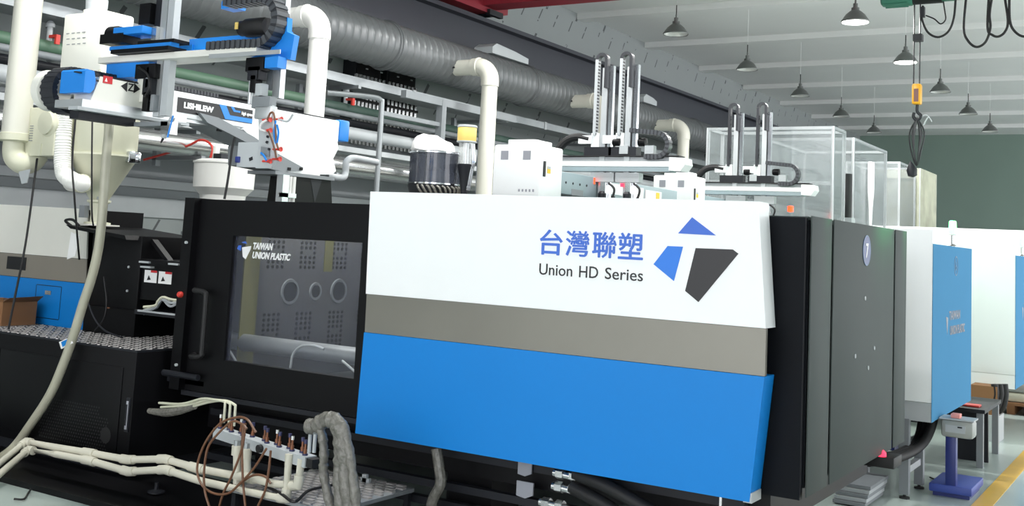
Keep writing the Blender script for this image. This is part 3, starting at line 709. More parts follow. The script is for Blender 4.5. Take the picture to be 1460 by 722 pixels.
# ================================================================== ROBOT OVER MACHINE 7
BYF, BYB = 5.40, 5.62
rb = thing('take_out_robot', 'white and blue take-out robot whose lettered beam stands over the black safety door', 'robot', (5.95, 5.5, 1.8))
bm_ = MB().box((4.05, BYF, 2.285), (6.19, BYB, 2.45), .012).build('main_beam', 'white', rb)
MB().box((6.19, BYF-.006, 2.30), (6.30, BYB+.006, 2.46), .012).build('end_cap', 'robot_blue', rb)
MB().prism([(3.94, BYF-.02, 2.34), (3.985, BYF-.02, 2.34), (4.01, BYF-.02, 2.37), (4.015, BYF-.02, 2.42), (4.0, BYF-.02, 2.472), (3.95, BYF-.02, 2.477), (3.94, BYF-.02, 2.467)], (0, .22, 0)).build('end_cap', 'robot_blue', rb)
bk = MB().prism([(4.0, BYF-.01, 2.30), (4.05, BYF-.01, 2.45), (4.60, BYF-.01, 2.437), (4.60, BYF-.01, 2.30)], (0, .01, 0)).build('side_cover', 'offwhite', rb)
MB().box((3.93, BYF-.03, 2.255), (4.7, BYB, 2.30)).build('guide_rail', 'alu', rb)
MB().box((3.9, BYF-.035, 2.235), (4.72, BYF+.05, 2.255)).build('guide_rail', 'lgrey', rb)
MB().box((3.95, BYF+.02, 2.19), (4.35, BYF+.1, 2.235)).build('sensor_rail', 'dark', rb)
MB().box((4.7, BYF+.02, 2.265), (6.15, BYB-.02, 2.285)).build('guide_rail', 'alu', rb)
MB().box((3.9, BYF+.01, 2.45), (6.15, BYF+.03, 2.458)).build('rack_strip', 'dark', rb)
p = PY(BYF-.01, 153, 114); lb = MB().box((p.x-.03, BYF-.013, p.z-.022), (p.x+.035, BYF-.01, p.z+.022)).build('warning_label', 'print_red', bk)
MB().prism([(p.x-.02, BYF-.014, p.z-.012), (p.x, BYF-.014, p.z-.012), (p.x-.01, BYF-.014, p.z+.012)], (0, .001, 0)).build('pictogram', 'print_white', bk)
for dz in (.015, -.022): MB().box((p.x-.085, BYF-.014, p.z+dz), (p.x-.06, BYF-.01, p.z+dz+.013)).build('socket_hole', 'print_black', bk)
q = PY(BYF-.01, 186, 125)
MB().prism([(q.x-.07, BYF-.013, q.z), (q.x-.025, BYF-.013, q.z+.03), (q.x-.025, BYF-.013, q.z-.03)], (0, .003, 0)).build('emblem', 'print_black', bk)
MB().prism([(q.x+.07, BYF-.013, q.z), (q.x+.025, BYF-.013, q.z-.03), (q.x+.025, BYF-.013, q.z+.03)], (0, .003, 0)).build('emblem', 'print_black', bk)
text('emblem', 'Z', .065, (q.x-.02, BYF-.012, q.z-.022), ALONG, 'print_black', bk, bold=.001)
# name plate
x0 = 4.64; x1 = PY(BYF, 360, 160).x; z0, z1 = 2.318, 2.412
np_ = MB().prism([(x0, BYF-.003, z0), (x1, BYF-.003, z0), (x1, BYF-.003, z1), (x0, BYF-.003, z1)], (0, .003, 0)).build('name_plate', 'print_black', rb, smooth=False)
text('lettering', 'LISHILEW', .07, (x0+.05, BYF-.005, 2.348), ALONG, 'print_white', np_, bold=.004, width=.25, height=.04)
xs_ = x0+.345
MB().prism([(xs_, BYF-.005, z1), (xs_+.06, BYF-.005, z1), (xs_+.10, BYF-.005, z0+.034), (x1, BYF-.005, z0+.034), (x1, BYF-.005, z0+.004), (xs_+.06, BYF-.005, z0+.004)], (0, .002, 0)).build('stripe', 'robot_blue', np_, smooth=False)
MB().prism([(xs_+.10, BYF-.005, z1), (xs_+.125, BYF-.005, z1), (xs_+.145, BYF-.005, z1-.02), (xs_+.19, BYF-.005, z1-.02), (xs_+.19, BYF-.005, z1-.032), (xs_+.13, BYF-.005, z1-.032)], (0, .002, 0)).build('stripe', 'robot_blue', np_, smooth=False)
text('lettering', 'high speed high quality', .03, (xs_+.2, BYF-.005, 2.362), ALONG, 'print_white', np_, bold=.001, width=.24, shear=.2)
# mounting block, brace and column
MB().prism([(5.42, BYF-.02, 2.30), (6.15, BYF-.02, 2.30), (6.17, BYF-.02, 2.24), (6.12, BYF-.02, 2.16), (6.16, BYF-.02, 2.07), (6.12, BYF-.02, 2.04), (5.68, BYF-.02, 2.01), (5.50, BYF-.02, 2.10), (5.2, BYF-.02, 2.27), (5.25, BYF-.02, 2.30)], (0, .26, 0)).build('mounting_block', 'white', rb, smooth=False)
MB().prism([PY(BYF-.03, *q) for q in ((285, 161), (312, 168), (362, 195), (396, 219), (432, 239), (430, 244), (405, 245), (361, 236), (361, 208), (330, 192), (296, 175))], (0, .24, 0)).build('brace', 'grey', rb, smooth=False)
for q in ((412, 241), (429, 241)):
    p = PY(BYF-.03, *q); MB().box(p-Vector((.015, .006, .01)), p+Vector((.015, 0, .01))).build('brace_bolt', 'black', rb)
MB().box((5.52, BYF-.03, 1.995), (6.14, BYB+.02, 2.02)).build('base_plate', 'grey', rb)
co = MB().prism([(5.72, BYF-.01, 2.0), (6.12, BYF-.01, 2.0), (6.16, BYF-.01, 1.78), (5.70, BYF-.01, 1.78)], (0, .22, 0)).build('column', 'black', rb, smooth=False)
MB().prism([(5.90, BYF-.012, 1.99), (6.02, BYF-.012, 1.99), (5.96, BYF-.012, 1.82)], (0, .003, 0)).build('rib', 'dark', co)
MB().box((5.56, 5.33, 1.8), (5.62, 5.39, 1.995)).box((5.56, 5.33, 1.84), (5.7, 5.36, 1.87)).build('support_post', 'alu', rb)
for x in (5.66, 5.70): MB().cyl((x, 5.36, 1.8), (x, 5.36, 1.99), .014, n=10).build('air_cylinder', 'pvcw', rb)
MB().tube([(6.14, 5.45, 2.03), (6.3, 5.44, 2.03), (6.36, 5.46, 2.07), (6.36, 5.46, 2.15), (6.42, 5.46, 2.19), (6.55, 5.48, 2.195), (6.78, 5.5, 2.19)], .026, 12).build('conduit', 'lgrey', rb)
MB().box((4.98, BYF-.01, 2.235), (5.02, BYF, 2.265)).build('clip', 'black', rb)
# near end cable chain loop of the main beam
ch = chain(rb, [(5.2, 5.70, 2.50)]+arc((4.06, 5.70, 2.375), .125, math.pi/2, 3*math.pi/2, (1, 0, 0), (0, 0, 1))+[(4.3, 5.70, 2.25)], .12, .035, (0, 1, 0), cap='chain', link=.03)
MB().lathe((4.03, 5.77, 2.375), (0, 1, 0), [(.10, 0), (.12, .01), (.125, .06), (.11, .07), (0, .071)], 28).build('chain_shroud', 'offwhite', rb)
# traverse carriage with cross arms along Y
AX = 4.4
MB().box((4.33, 4.43, 2.592), (4.52, 5.80, 2.632), .003).build('cross_tray', 'offwhite', rb)
MB().box((4.325, 4.24, 2.575), (4.33, 4.8, 2.60)).build('tray_edge', 'alu', rb)
MB().box((4.47, 4.32, 2.655), (4.50, 5.14, 2.735)).build('cross_arm', 'robot_blue', rb)
MB().box((4.46, 5.10, 2.645), (4.51, 5.78, 2.70)).build('cross_arm', 'robot_blue', rb)
MB().box((4.30, 5.10, 2.66), (4.36, 5.66, 2.685)).build('belt_cover', 'robot_blue', rb)
MB().box((4.28, 5.1, 2.635), (4.42, 5.62, 2.66)).box((4.3, 5.08, 2.685), (4.42, 5.4, 2.705)).build('belt_housing', 'black', rb)
MB().box((4.27, 5.50, 2.70), (4.4, 5.72, 2.76)).build('motor_mount', 'black', rb)
MB().box((4.27, 5.33, 2.748), (4.42, 5.60, 2.795), .004).build('motor_cover', 'robot_blue', rb)
MB().lathe((4.33, 5.60, 2.765), (0, 1, 0), [(.05, 0), (.055, .02), (.055, .09), (.04, .11), (0, .112)], 18).build('motor', 'black', rb)
MB().box((4.36, 5.36, 2.5), (4.5, 5.75, 2.59)).build('carriage_plate', 'robot_blue', rb)
MB().box((4.34, 5.30, 2.34), (4.52, 5.42, 2.57)).build('carriage', 'offwhite', rb)
# right end of the arms
eb = MB().prism([(AX, *PX(AX, *q)[1:]) for q in ((397, 22), (410, 25), (409, 45), (420, 50), (414, 85), (395, 82), (395, 96), (378, 97), (380, 85), (352, 84), (385, 72), (396, 50))], (.04, 0, 0)).build('arm_end_plate', 'robot_blue', rb, smooth=False)
MB().prism([(AX-.005, *PX(AX, *q)[1:]) for q in ((317, 2), (335, 0), (333, 11), (316, 13))], (.1, 0, 0)).build('chain_anchor', 'robot_blue', rb, smooth=False)
chain(rb, [(AX-.03, 4.83, 2.65)]+[(AX-.03, 4.62, 2.65)]+arc((AX-.03, 4.43, 2.775), .13, -math.pi/2, math.pi/2, (0, -1, 0), (0, 0, 1))+[(AX-.03, 4.72, 2.905)], .10, .05, (1, 0, 0), link=.042)
MB().lathe((AX+.02, 4.44, 2.76), (0, 1, 0), [(.05, 0), (.055, .02), (.055, .16), (.045, .18), (.045, .21), (0, .212)], 18).build('motor', 'rubber', rb)
MB().box((AX-.04, 4.62, 2.745), (AX-.035, 4.645, 2.785)).build('motor_label', 'yellow_cap', rb)
MB().prism([(4.33, *PX(4.33, *q)[1:]) for q in ((378, 82), (397, 80), (395, 96), (377, 97))], (.07, 0, 0)).build('arm_end_block', 'robot_blue', rb, smooth=False)
# main upright
MB().box((4.37, 5.24, 2.25), (4.42, 5.295, 3.5)).build('upright', 'alu', rb)
MB().box((4.37, 5.18, 2.255), (4.42, 5.235, 3.5)).build('upright', 'lgrey', rb)
MB().box((4.38, 5.305, 2.68), (4.40, 5.36, 3.5)).build('upright_rack', 'dark', rb)
MB().box((4.34, 5.36, 2.82), (4.42, 5.46, 2.95)).build('valve_block', 'black', rb)
MB().box((4.34, 5.29, 2.67), (4.4, 5.33, 2.8)).build('slider', 'steel', rb)
for (a, b, k) in (((5.26, 2.48), (5.44, 2.57), 'black'), ((5.28, 2.38), (5.36, 2.48), 'dark'), ((5.30, 2.28), (5.35, 2.4), 'black'), ((5.25, 2.28), (5.28, 2.38), 'grey'), ((5.31, 2.42), (5.34, 2.55), 'grey')):
    MB().box((4.33, a[0], a[1]), (4.38, b[0], b[1]), .004).build('fitting', k, rb)
MB().tube([(4.32, 5.4, 2.55), (4.31, 5.3, 2.5), (4.31, 5.27, 2.42), (4.32, 5.32, 2.36)], .007, 6).build('air_hose', 'rubber', rb)
# small nipper cylinder under the main upright
MB().box((4.34, 5.12, 2.19), (4.44, 5.42, 2.215)).build('nipper_arm', 'grey', rb)
MB().box((4.34, 5.10, 2.14), (4.40, 5.18, 2.22)).build('nipper_bracket', 'steel', rb)
a = PX(4.36, 246, 168); b = PX(4.36, 233, 196)
MB().cyl(a, b, .017, n=12).build('air_nipper', 'lgrey', rb)
MB().cyl(b, b+(b-a)*.28, .010, .004, n=10).build('nipper_tip', 'dark', rb)
MB().tube([(4.36, 5.10, 2.25), (4.34, 5.09, 2.2), (4.34, 5.11, 2.12)], .006, 6).build('air_hose', 'robot_blue', rb)
# second upright with gripper plate
MB().box((4.45, 4.345, 2.35), (4.49, 4.40, 3.4)).build('upright', 'alu', rb)
MB().box((4.45, 4.41, 2.40), (4.49, 4.45, 2.585)).build('upright', 'grey', rb)
MB().cyl((4.39, 4.51, 2.31), (4.39, 4.51, 2.56), .012, n=10).build('guide_rod', 'alu', rb)
for (a, b, k) in (((4.38, 2.49), (4.52, 2.57), 'black'), ((4.40, 2.44), (4.50, 2.52), 'dark'), ((4.43, 2.37), (4.475, 2.47), 'black'), ((4.38, 2.35), (4.43, 2.42), 'lgrey'), ((4.31, 2.28), (4.45, 2.345), 'grey'), ((4.30, 2.22), (4.42, 2.29), 'alu'), ((4.41, 2.44), (4.425, 2.5), 'chrome')):
    MB().box((4.345, a[0], a[1]), (4.40, b[0], b[1]), .004).build('fitting', k, rb)
gpl = MB().prism([(4.36, *PX(4.36, *q)[1:]) for q in ((368, 150), (388, 150), (390, 190), (393, 228), (386, 240), (364, 240), (369, 200))], (.02, 0, 0)).build('gripper_plate', 'lgrey', rb, smooth=False)
MB().prism([(4.35, *PX(4.35, *q)[1:]) for q in ((372, 209), (384, 211), (383, 224), (371, 222))], (.005, 0, 0)).build('slot', 'grey', gpl, smooth=False)
for q in ((382, 195), (381, 203), (384, 213)):
    p = PX(4.355, *q); MB().cyl(p, p-Vector((.006, 0, 0)), .008, n=8).build('bolt', 'dark', gpl)
for q in ((381, 171), (397, 170), (381, 186), (396, 213), (395, 227), (381, 230)):
    p = PX(4.34, *q)
    MB().cyl(p+Vector((0, .035, 0)), p-Vector((0, .01, 0)), .006, n=8).lathe(p+Vector((0, -.005, 0)), (0, -1, 0), [(.006, -.01), (.009, 0), (.009, .01), (.014, .017), (.014, .02), (0, .016)], 12).build('suction_cup', 'redcap', rb)
for pts, k in (([(381, 171), (386, 161), (391, 165), (394, 200), (397, 213)], 'hosebrown'), ([(381, 171), (373, 176), (371, 184), (379, 187)], 'paper'), ([(393, 172), (391, 190), (394, 205), (397, 190), (395, 178)], 'robot_blue'), ([(372, 218), (376, 222), (380, 229)], 'robot_blue'), ([(383, 187), (388, 200), (392, 215), (394, 226)], 'hosebrown'), ([(397, 170), (410, 173), (418, 163)], 'lgrey')):
    MB().tube([PX(4.33, *q) for q in pts], .006, 6).build('air_hose', k, rb)
# stay with blue valve
MB().box((4.99, 5.0, 2.0), (5.01, 5.2, 2.16)).build('valve_plate', 'lgrey', rb)

# ================================================================== HOPPER DRYER AND BLOWER
HXc, HYc = 5.25, 6.87
hp = thing('hopper_dryer', 'beige hopper dryer with conical bottom and white ventilated loader box on top', 'hopper', (HXc, HYc, 1.585))
MB().lathe((HXc, HYc, 0), (0, 0, 1), [(.235, 2.105), (.24, 2.115), (.24, 2.62), (.22, 2.64)], 40).build('drum', 'beige', hp)
MB().lathe((HXc, HYc, 0), (0, 0, 1), [(.06, 1.76), (.075, 1.78), (.245, 2.085), (.255, 2.09), (.255, 2.105)], 40).build('cone', 'beige', hp)
MB().lathe((HXc, HYc, 0), (0, 0, 1), [(.095, 1.585), (.095, 1.60), (.055, 1.605), (.05, 1.66), (.065, 1.74), (.085, 1.75), (.085, 1.765), (.06, 1.766)], 28).build('throat', 'beige', hp)
MB().box((HXc-.12, HYc-.13, 1.575), (HXc+.1, HYc+.1, 1.586)).build('flange', 'offwhite', hp)
MB().bar((HXc-.05, HYc-.05, 1.78), (HXc-.07, HYc-.16, 1.77), .02).build('slide_gate', 'lgrey', hp)
MB().box((HXc-.09, HYc+.04, 1.63), (HXc-.05, HYc+.10, 1.72)).build('sight_window', 'grey', hp)
p = Vector((HXc+.08, HYc-.24, 2.09))
MB().box(p-Vector((.06, .03, .04)), p+Vector((.05, .02, .045)), .01).build('latch', 'chrome', hp)
p = Vector((HXc-.21, HYc+.12, 2.24)); MB().box(p-Vector((.02, .03, .04)), p+Vector((.01, .03, .04))).build('thermostat', 'lgrey', hp)
LX = 5.0
lbx = MB().box((LX, 6.66, 2.64), (5.26, 7.14, 3.14), .02).build('loader_box', 'offwhite', hp)
for r_ in range(3):
    for c_ in range(4):
        y = 7.09-.062*c_-.008*r_; MB().box((LX-.002, y, 2.985-.042*r_), (LX+.002, y-.035, 2.991-.042*r_)).build('louvre', 'grey', lbx)
MB().cyl((5.12, 6.93, 3.13), (5.12, 6.93, 3.17), .09, n=24).build('filter_base', 'offwhite', hp)
MB().lathe((5.12, 6.93, 3.16), (0, 0, 1), [(.075, 0), (.08, .06), (.08, .10), (.07, .105), (.07, .18), (0, .182)], 24).build('filter_cap', 'lgrey', hp)
# blower with hot air hose
bw = thing('hot_air_blower', 'beige blower box between the thick cream pipe and the hopper', 'blower', (4.95, 7.2, 2.0))
MB().box((4.88, 6.95, 2.06), (5.15, 7.38, 2.42), .012).build('box', 'beige', bw)
for k in range(7): MB().box((4.876, 7.24, 2.17+.018*k), (4.881, 7.20, 2.176+.018*k)).build('vent_slot', 'grey', bw)
MB().box((4.87, 7.08, 2.06), (4.885, 7.2, 2.15)).build('terminal_cover', 'beige', bw)
MB().lathe((4.88, 7.03, 2.3), (-1, 0, 0), [(.1, -.02), (.1, .0), (.085, .012), (.085, .03), (.05, .035), (0, .036)], 24).build('fan_hub', 'beige', bw)
el = [Vector((4.84, 7.35, 2.21)), Vector((4.84, 7.35, 2.10)), Vector((4.85, 7.335, 2.04)), Vector((4.88, 7.29, 2.005)), Vector((4.93, 7.26, 2.02)), Vector((4.97, 7.25, 2.08))]
MB().tube(el, .08, 20, sub=4).build('inlet_elbow', 'beige', bw)
MB().lathe((4.84, 7.35, 2.16), (0, 0, 1), [(.10, 0), (.115, .01), (.115, .06), (.105, .065)], 28).build('pipe_collar', 'beige', bw)
MB().prism([(4.84, 7.27, 1.94), (4.84, 7.14, 1.96), (4.84, 7.16, 1.86), (4.84, 7.22, 1.85)], (.008, 0, 0)).build('mount_plate', 'lgrey', bw)
hsn = [PX(4.95, *q) for q in ((91, 160), (90, 190), (89, 225), (92, 248), (104, 258), (117, 262))]
hsn += [Vector((5.12, HYc+.16, 1.88)), Vector((HXc-.02, HYc+.06, 1.88))]
rp = MB()
rp.tube(hsn, .058, 18, sub=18, radii=lambda t: 1+.07*(1 if int(t*120) % 2 else 0))
hs_ = rp.build('hot_air_hose', 'pvcw', bw)
p = hsn[0]; MB().lathe(p-Vector((0, 0, .01)), (0, 0, 1), [(.058, 0), (.062, .01), (.062, .05), (.056, .055)], 20).build('hose_clamp', 'lgrey', bw)
p = hsn[5]; d = (hsn[6]-hsn[5]).normalized(); MB().lathe(p, d, [(.064, -.02), (.068, -.01), (.068, .025), (.064, .03)], 20).build('hose_clamp', 'beige', bw)
MB().tube([PX(4.9, *q) for q in ((62, 161), (70, 158), (80, 163), (88, 158), (97, 150), (102, 145))], .010, 6).build('cable', 'rubber', bw)
MB().tube([PX(4.9, *q) for q in ((65, 158), (74, 163), (84, 158), (90, 152))], .010, 6).build('cable', 'rubber', bw)
# material hose and power cords
def cord(pts, r, mt, name, lab, cat='cable', n=8):
    o = MB().tube(pts, r, n).build(name, mt); return tag(o, lab, cat)
hose = [Vector((4.72, 6.27, 2.62))]+[PX(4.62, *q) for q in ((155, 170), (151, 230), (147, 290), (141, 350), (131, 395), (118, 435), (106, 475), (92, 515), (72, 562), (45, 604), (18, 640))]+[PZ(.05, -15, 664)]
M['hose_milky'] = mat('milky_hose', (176, 174, 156), .3, var=.08, scale=12)
cord(hose, .030, 'hose_milky', 'material_hose', 'long grey translucent suction hose hanging from hopper to floor', 'hose', 14)
tgm = thing('hose_tag', 'small white tag with blue screen clipped to the suction hose', 'tag', PX(4.60, 94, 489))
pa = [PX(4.60, *q) for q in ((84, 488), (100, 481), (103, 490), (87, 498))]
MB().prism(pa, (.008, 0, 0)).build('case', 'paper', tgm)
MB().prism([PX(4.598, *q) for q in ((87, 488), (96, 484), (98, 490), (89, 495))], (.002, 0, 0)).build('screen', 'blue', tgm)
cord([PX(4.9, 53, 226), PX(4.85, 46, 280), PX(4.8, 36, 350), PX(4.75, 22, 420), PX(4.72, 12, 470)], .008, 'rubber', 'blower_cord', 'black power cord dropping from the blower past the blue panel')
cord([PX(4.8, 108, 165), PX(4.8, 103, 230), PX(4.8, 106, 280), PX(4.9, 110, 335), PX(5.0, 113, 370)], .007, 'rubber', 'dryer_cord', 'black cord behind the white corrugated hose')
cord([PX(4.8, 132, 150), PX(4.8, 131, 220), PX(4.85, 131, 300), PX(4.9, 133, 322)], .006, 'rubber', 'sensor_cord', 'thin black cord hanging in front of the hopper cone')
cord([PX(7.2, 205, 228), PX(7.2, 240, 218), PX(7.2, 270, 207), PX(7.2, 285, 200), PX(7.2, 297, 203), PX(7.2, 303, 212), PX(7.2, 300, 225)], .012, 'redcap', 'red_cable', 'thin dark red cable arching behind the robot brace')
cord([PX(5.0, 335, 195), PX(5.0, 331, 212), PX(5.0, 328, 235), PX(4.98, 324, 262), PX(4.97, 320, 284)], .008, 'rubber', 'robot_cord', 'black cord hanging from the robot brace to the safety door')
vb = thing('air_valve', 'small dark blue air valve on the robot brace', 'valve', PX(5.0, 341, 228))
p = PX(5.0, 341, 228)
MB().box(p-Vector((.02, .02, .02)), p+Vector((.02, .02, .02)), .005).build('body', 'scale_pole', vb)
MB().bar(p, p+Vector((0, -.1, 0)), .014).bar(p+Vector((0, -.1, 0)), p+Vector((0, -.13, .01)), .022).build('stem', 'dark', vb)
ct_ = thing('carton', 'open brown cardboard carton on the tread plate beside the blue panel', 'carton', (4.95, 7.4, BZ))
MB().box((4.88, 7.36, BZ+.008), (5.16, 7.8, .985)).build('body', 'cardboard', ct_)
MB().prism([(4.88, 7.8, .985), (4.88, 7.36, .985), (4.84, 7.3, 1.02), (4.84, 7.82, 1.01)], (.004, 0, .002)).build('flap', 'cardboard', ct_)
MB().prism([(4.88, 7.36, .985), (5.16, 7.36, .985), (5.16, 7.29, 1.03), (4.88, 7.29, 1.02)], (0, .004, 0)).build('flap', 'cardboard', ct_)

# white tub hopper of the next machine behind the black door
tub = thing('material_tub', 'white round plastic material tub with tapered bottom behind the black door', 'tub', (7.0, 7.45, 1.7))
Tx, Ty = 7.0, 7.44
MB().lathe((Tx, Ty, 0), (0, 0, 1), [(.16, 1.55), (.205, 1.90), (.268, 1.965), (.275, 2.18), (.285, 2.185), (.285, 2.20), (.27, 2.20)], 40).build('tub', 'pvcw', tub)
MB().lathe((Tx, Ty, 2.2), (0, 0, 1), [(.28, 0), (.22, .02), (.04, .03), (.04, .06), (0, .062)], 32).build('lid', 'pvcw', tub)
MB().cyl((Tx-.1, Ty+.02, 2.22), (Tx-.1, Ty+.02, 2.34), .03, n=14).build('feed_stub', 'pvcw', tub)
MB().box((Tx-.15, Ty-.1, 2.22), (Tx-.05, Ty, 2.27)).build('sensor', 'dark', tub)
ts = MB()
for dx in (-.2, .2):
    for dy in (-.2, .2): MB().box((Tx+dx-.02, Ty+dy-.02, 0), (Tx+dx+.02, Ty+dy+.02, 1.53)).build('leg', 'galv', tub)
ts.box((Tx-.24, Ty-.24, 1.53), (Tx+.24, Ty+.24, 1.56)); ts.build('stand_top', 'galv', tub)

# ================================================================== FURTHER MACHINES IN THE ROW
def far_machine(X0, Ye, depth, number, label, zt=1.745, zb=.53, lettering=False, lamp=None, ylong=5.6, end='blue_side', band='lgrey'):
    t = thing('injection_moulding_machine', label, 'machine', (X0+.9, Ye+2, 0))
    MB().box((X0, Ye, zb+.13), (X0+.1, Ye+2.45, zt+.10), .003).build('front_panel', 'white', t)
    MB().box((X0+.002, Ye+.001, zb), (X0+.1, Ye+2.45, zb+.128)).build('front_band', band, t)
    e = MB().box((X0+.101, Ye-.001, zb), (X0+depth, Ye+.02, zt)).build('end_cover', end, t)
    e0 = MB().box((X0, Ye-.004, zb), (X0+.1, Ye-.0005, zt)).build('end_cover', end, t)
    MB().box((X0+.11, Ye+.021, zb+.05), (X0+depth, Ye+2.4, zt-.02)).build('clamp_housing', 'charcoal', t)
    MB().box((X0+.2, Ye+2.45, .1), (X0+depth, Ye+ylong, .8)).build('bed', 'black', t)
    MB().box((X0+.1, Ye+2.46, .8), (X0+.15, Ye+3.9, 1.75)).build('safety_door', 'black', t)
    MB().box((X0+.4, Ye+3.85, .8), (X0+depth, Ye+4.0, 1.75)).build('fixed_platen', 'dark', t)
    MB().box((X0+.45, Ye+4.4, .8), (X0+depth, Ye+ylong, 1.6)).build('injection_cover', 'offwhite', t)
    MB().box((X0+.35, Ye+.6, .12), (X0+depth, Ye+2.45, zb+.05)).build('bed', 'black', t)
    for dx in (.4, depth-.3):
        for dy in (.9, 2.6, ylong-.4):
            MB().box((X0+dx, Ye+dy, 0), (X0+dx+.2, Ye+dy+.2, .12)).build('foot', 'dark', t)
    if number:
        cx = X0+.62*depth-.1
        MB().lathe((cx, Ye-.001, 1.6), (0, -1, 0), [(.075, 0), (.075, .002), (.066, .002), (.066, 0)], 36, False).build('number_ring', 'number_ring', e)
        text('number', number, .1, (cx-.03, Ye-.003, 1.565), ALONG, 'number_ring', e)
    if lettering:
        text('lettering', 'TAIWAN', .09, (X0+.62, Ye-.003, 1.20), ALONG, 'print_grey', e, width=.45, bold=.002)
        text('lettering', 'UNION PLASTIC', .09, (X0+.66, Ye-.003, 1.09), ALONG, 'print_grey', e, width=.62, bold=.002)
        MB().prism([(X0+.5, Ye-.003, 1.23), (X0+.58, Ye-.003, 1.22), (X0+.55, Ye-.003, 1.1)], (0, .002, 0)).build('emblem', 'print_grey', e)
    return t
m6 = far_machine(7.96, 1.5, 1.6, '6', 'white fronted machine with blue end cover next beyond the grey end covers', lettering=True)
m5 = far_machine(11.4, 1.4, 1.7, '5', 'white fronted machine with blue end cover behind the platform scale', zt=1.73, zb=.47, lettering=True, band='white')
m4 = far_machine(13.9, 1.95, 1.9, '', 'further all white machine standing behind the lit green beacon', end='white')
m3 = far_machine(17.9, 2.05, 3.2, '', 'farthest all white machine before the green grey wall', zt=2.08, zb=.5, ylong=5.4, end='white')

# signal beacons
def beacon(x, y, z, label):
    t = thing('signal_beacon', label, 'beacon', (x, y, z))
    MB().cyl((x, y, z), (x, y, z+.10), .012, n=12).lathe((x, y, z), (0, 0, 1), [(.035, 0), (.035, .015), (.014, .03)], 16).build('stem', 'steel', t)
    MB().lathe((x, y, z+.10), (0, 0, 1), [(.034, 0), (.034, .012)], 20).build('collar', 'paper', t)
    MB().lathe((x, y, z+.112), (0, 0, 1), [(.03, 0), (.032, .02), (.028, .10), (.02, .105), (0, .106)], 20).build('lens', 'led_green', t)
    L = bpy.data.lights.new('beacon_light', 'POINT'); L.energy = 20; L.color = (.1, 1, .3); L.shadow_soft_size = .04
    o = bpy.data.objects.new('beacon_light', L); C.objects.link(o); o.location = (x, y, z+.26); attach(o, t)
beacon(9.55-.15, 1.62, 1.745, 'lit green signal beacon on top of the machine with blue end cover')
beacon(12.9, 1.52, 1.73, 'lit green signal beacon on the machine behind the platform scale')

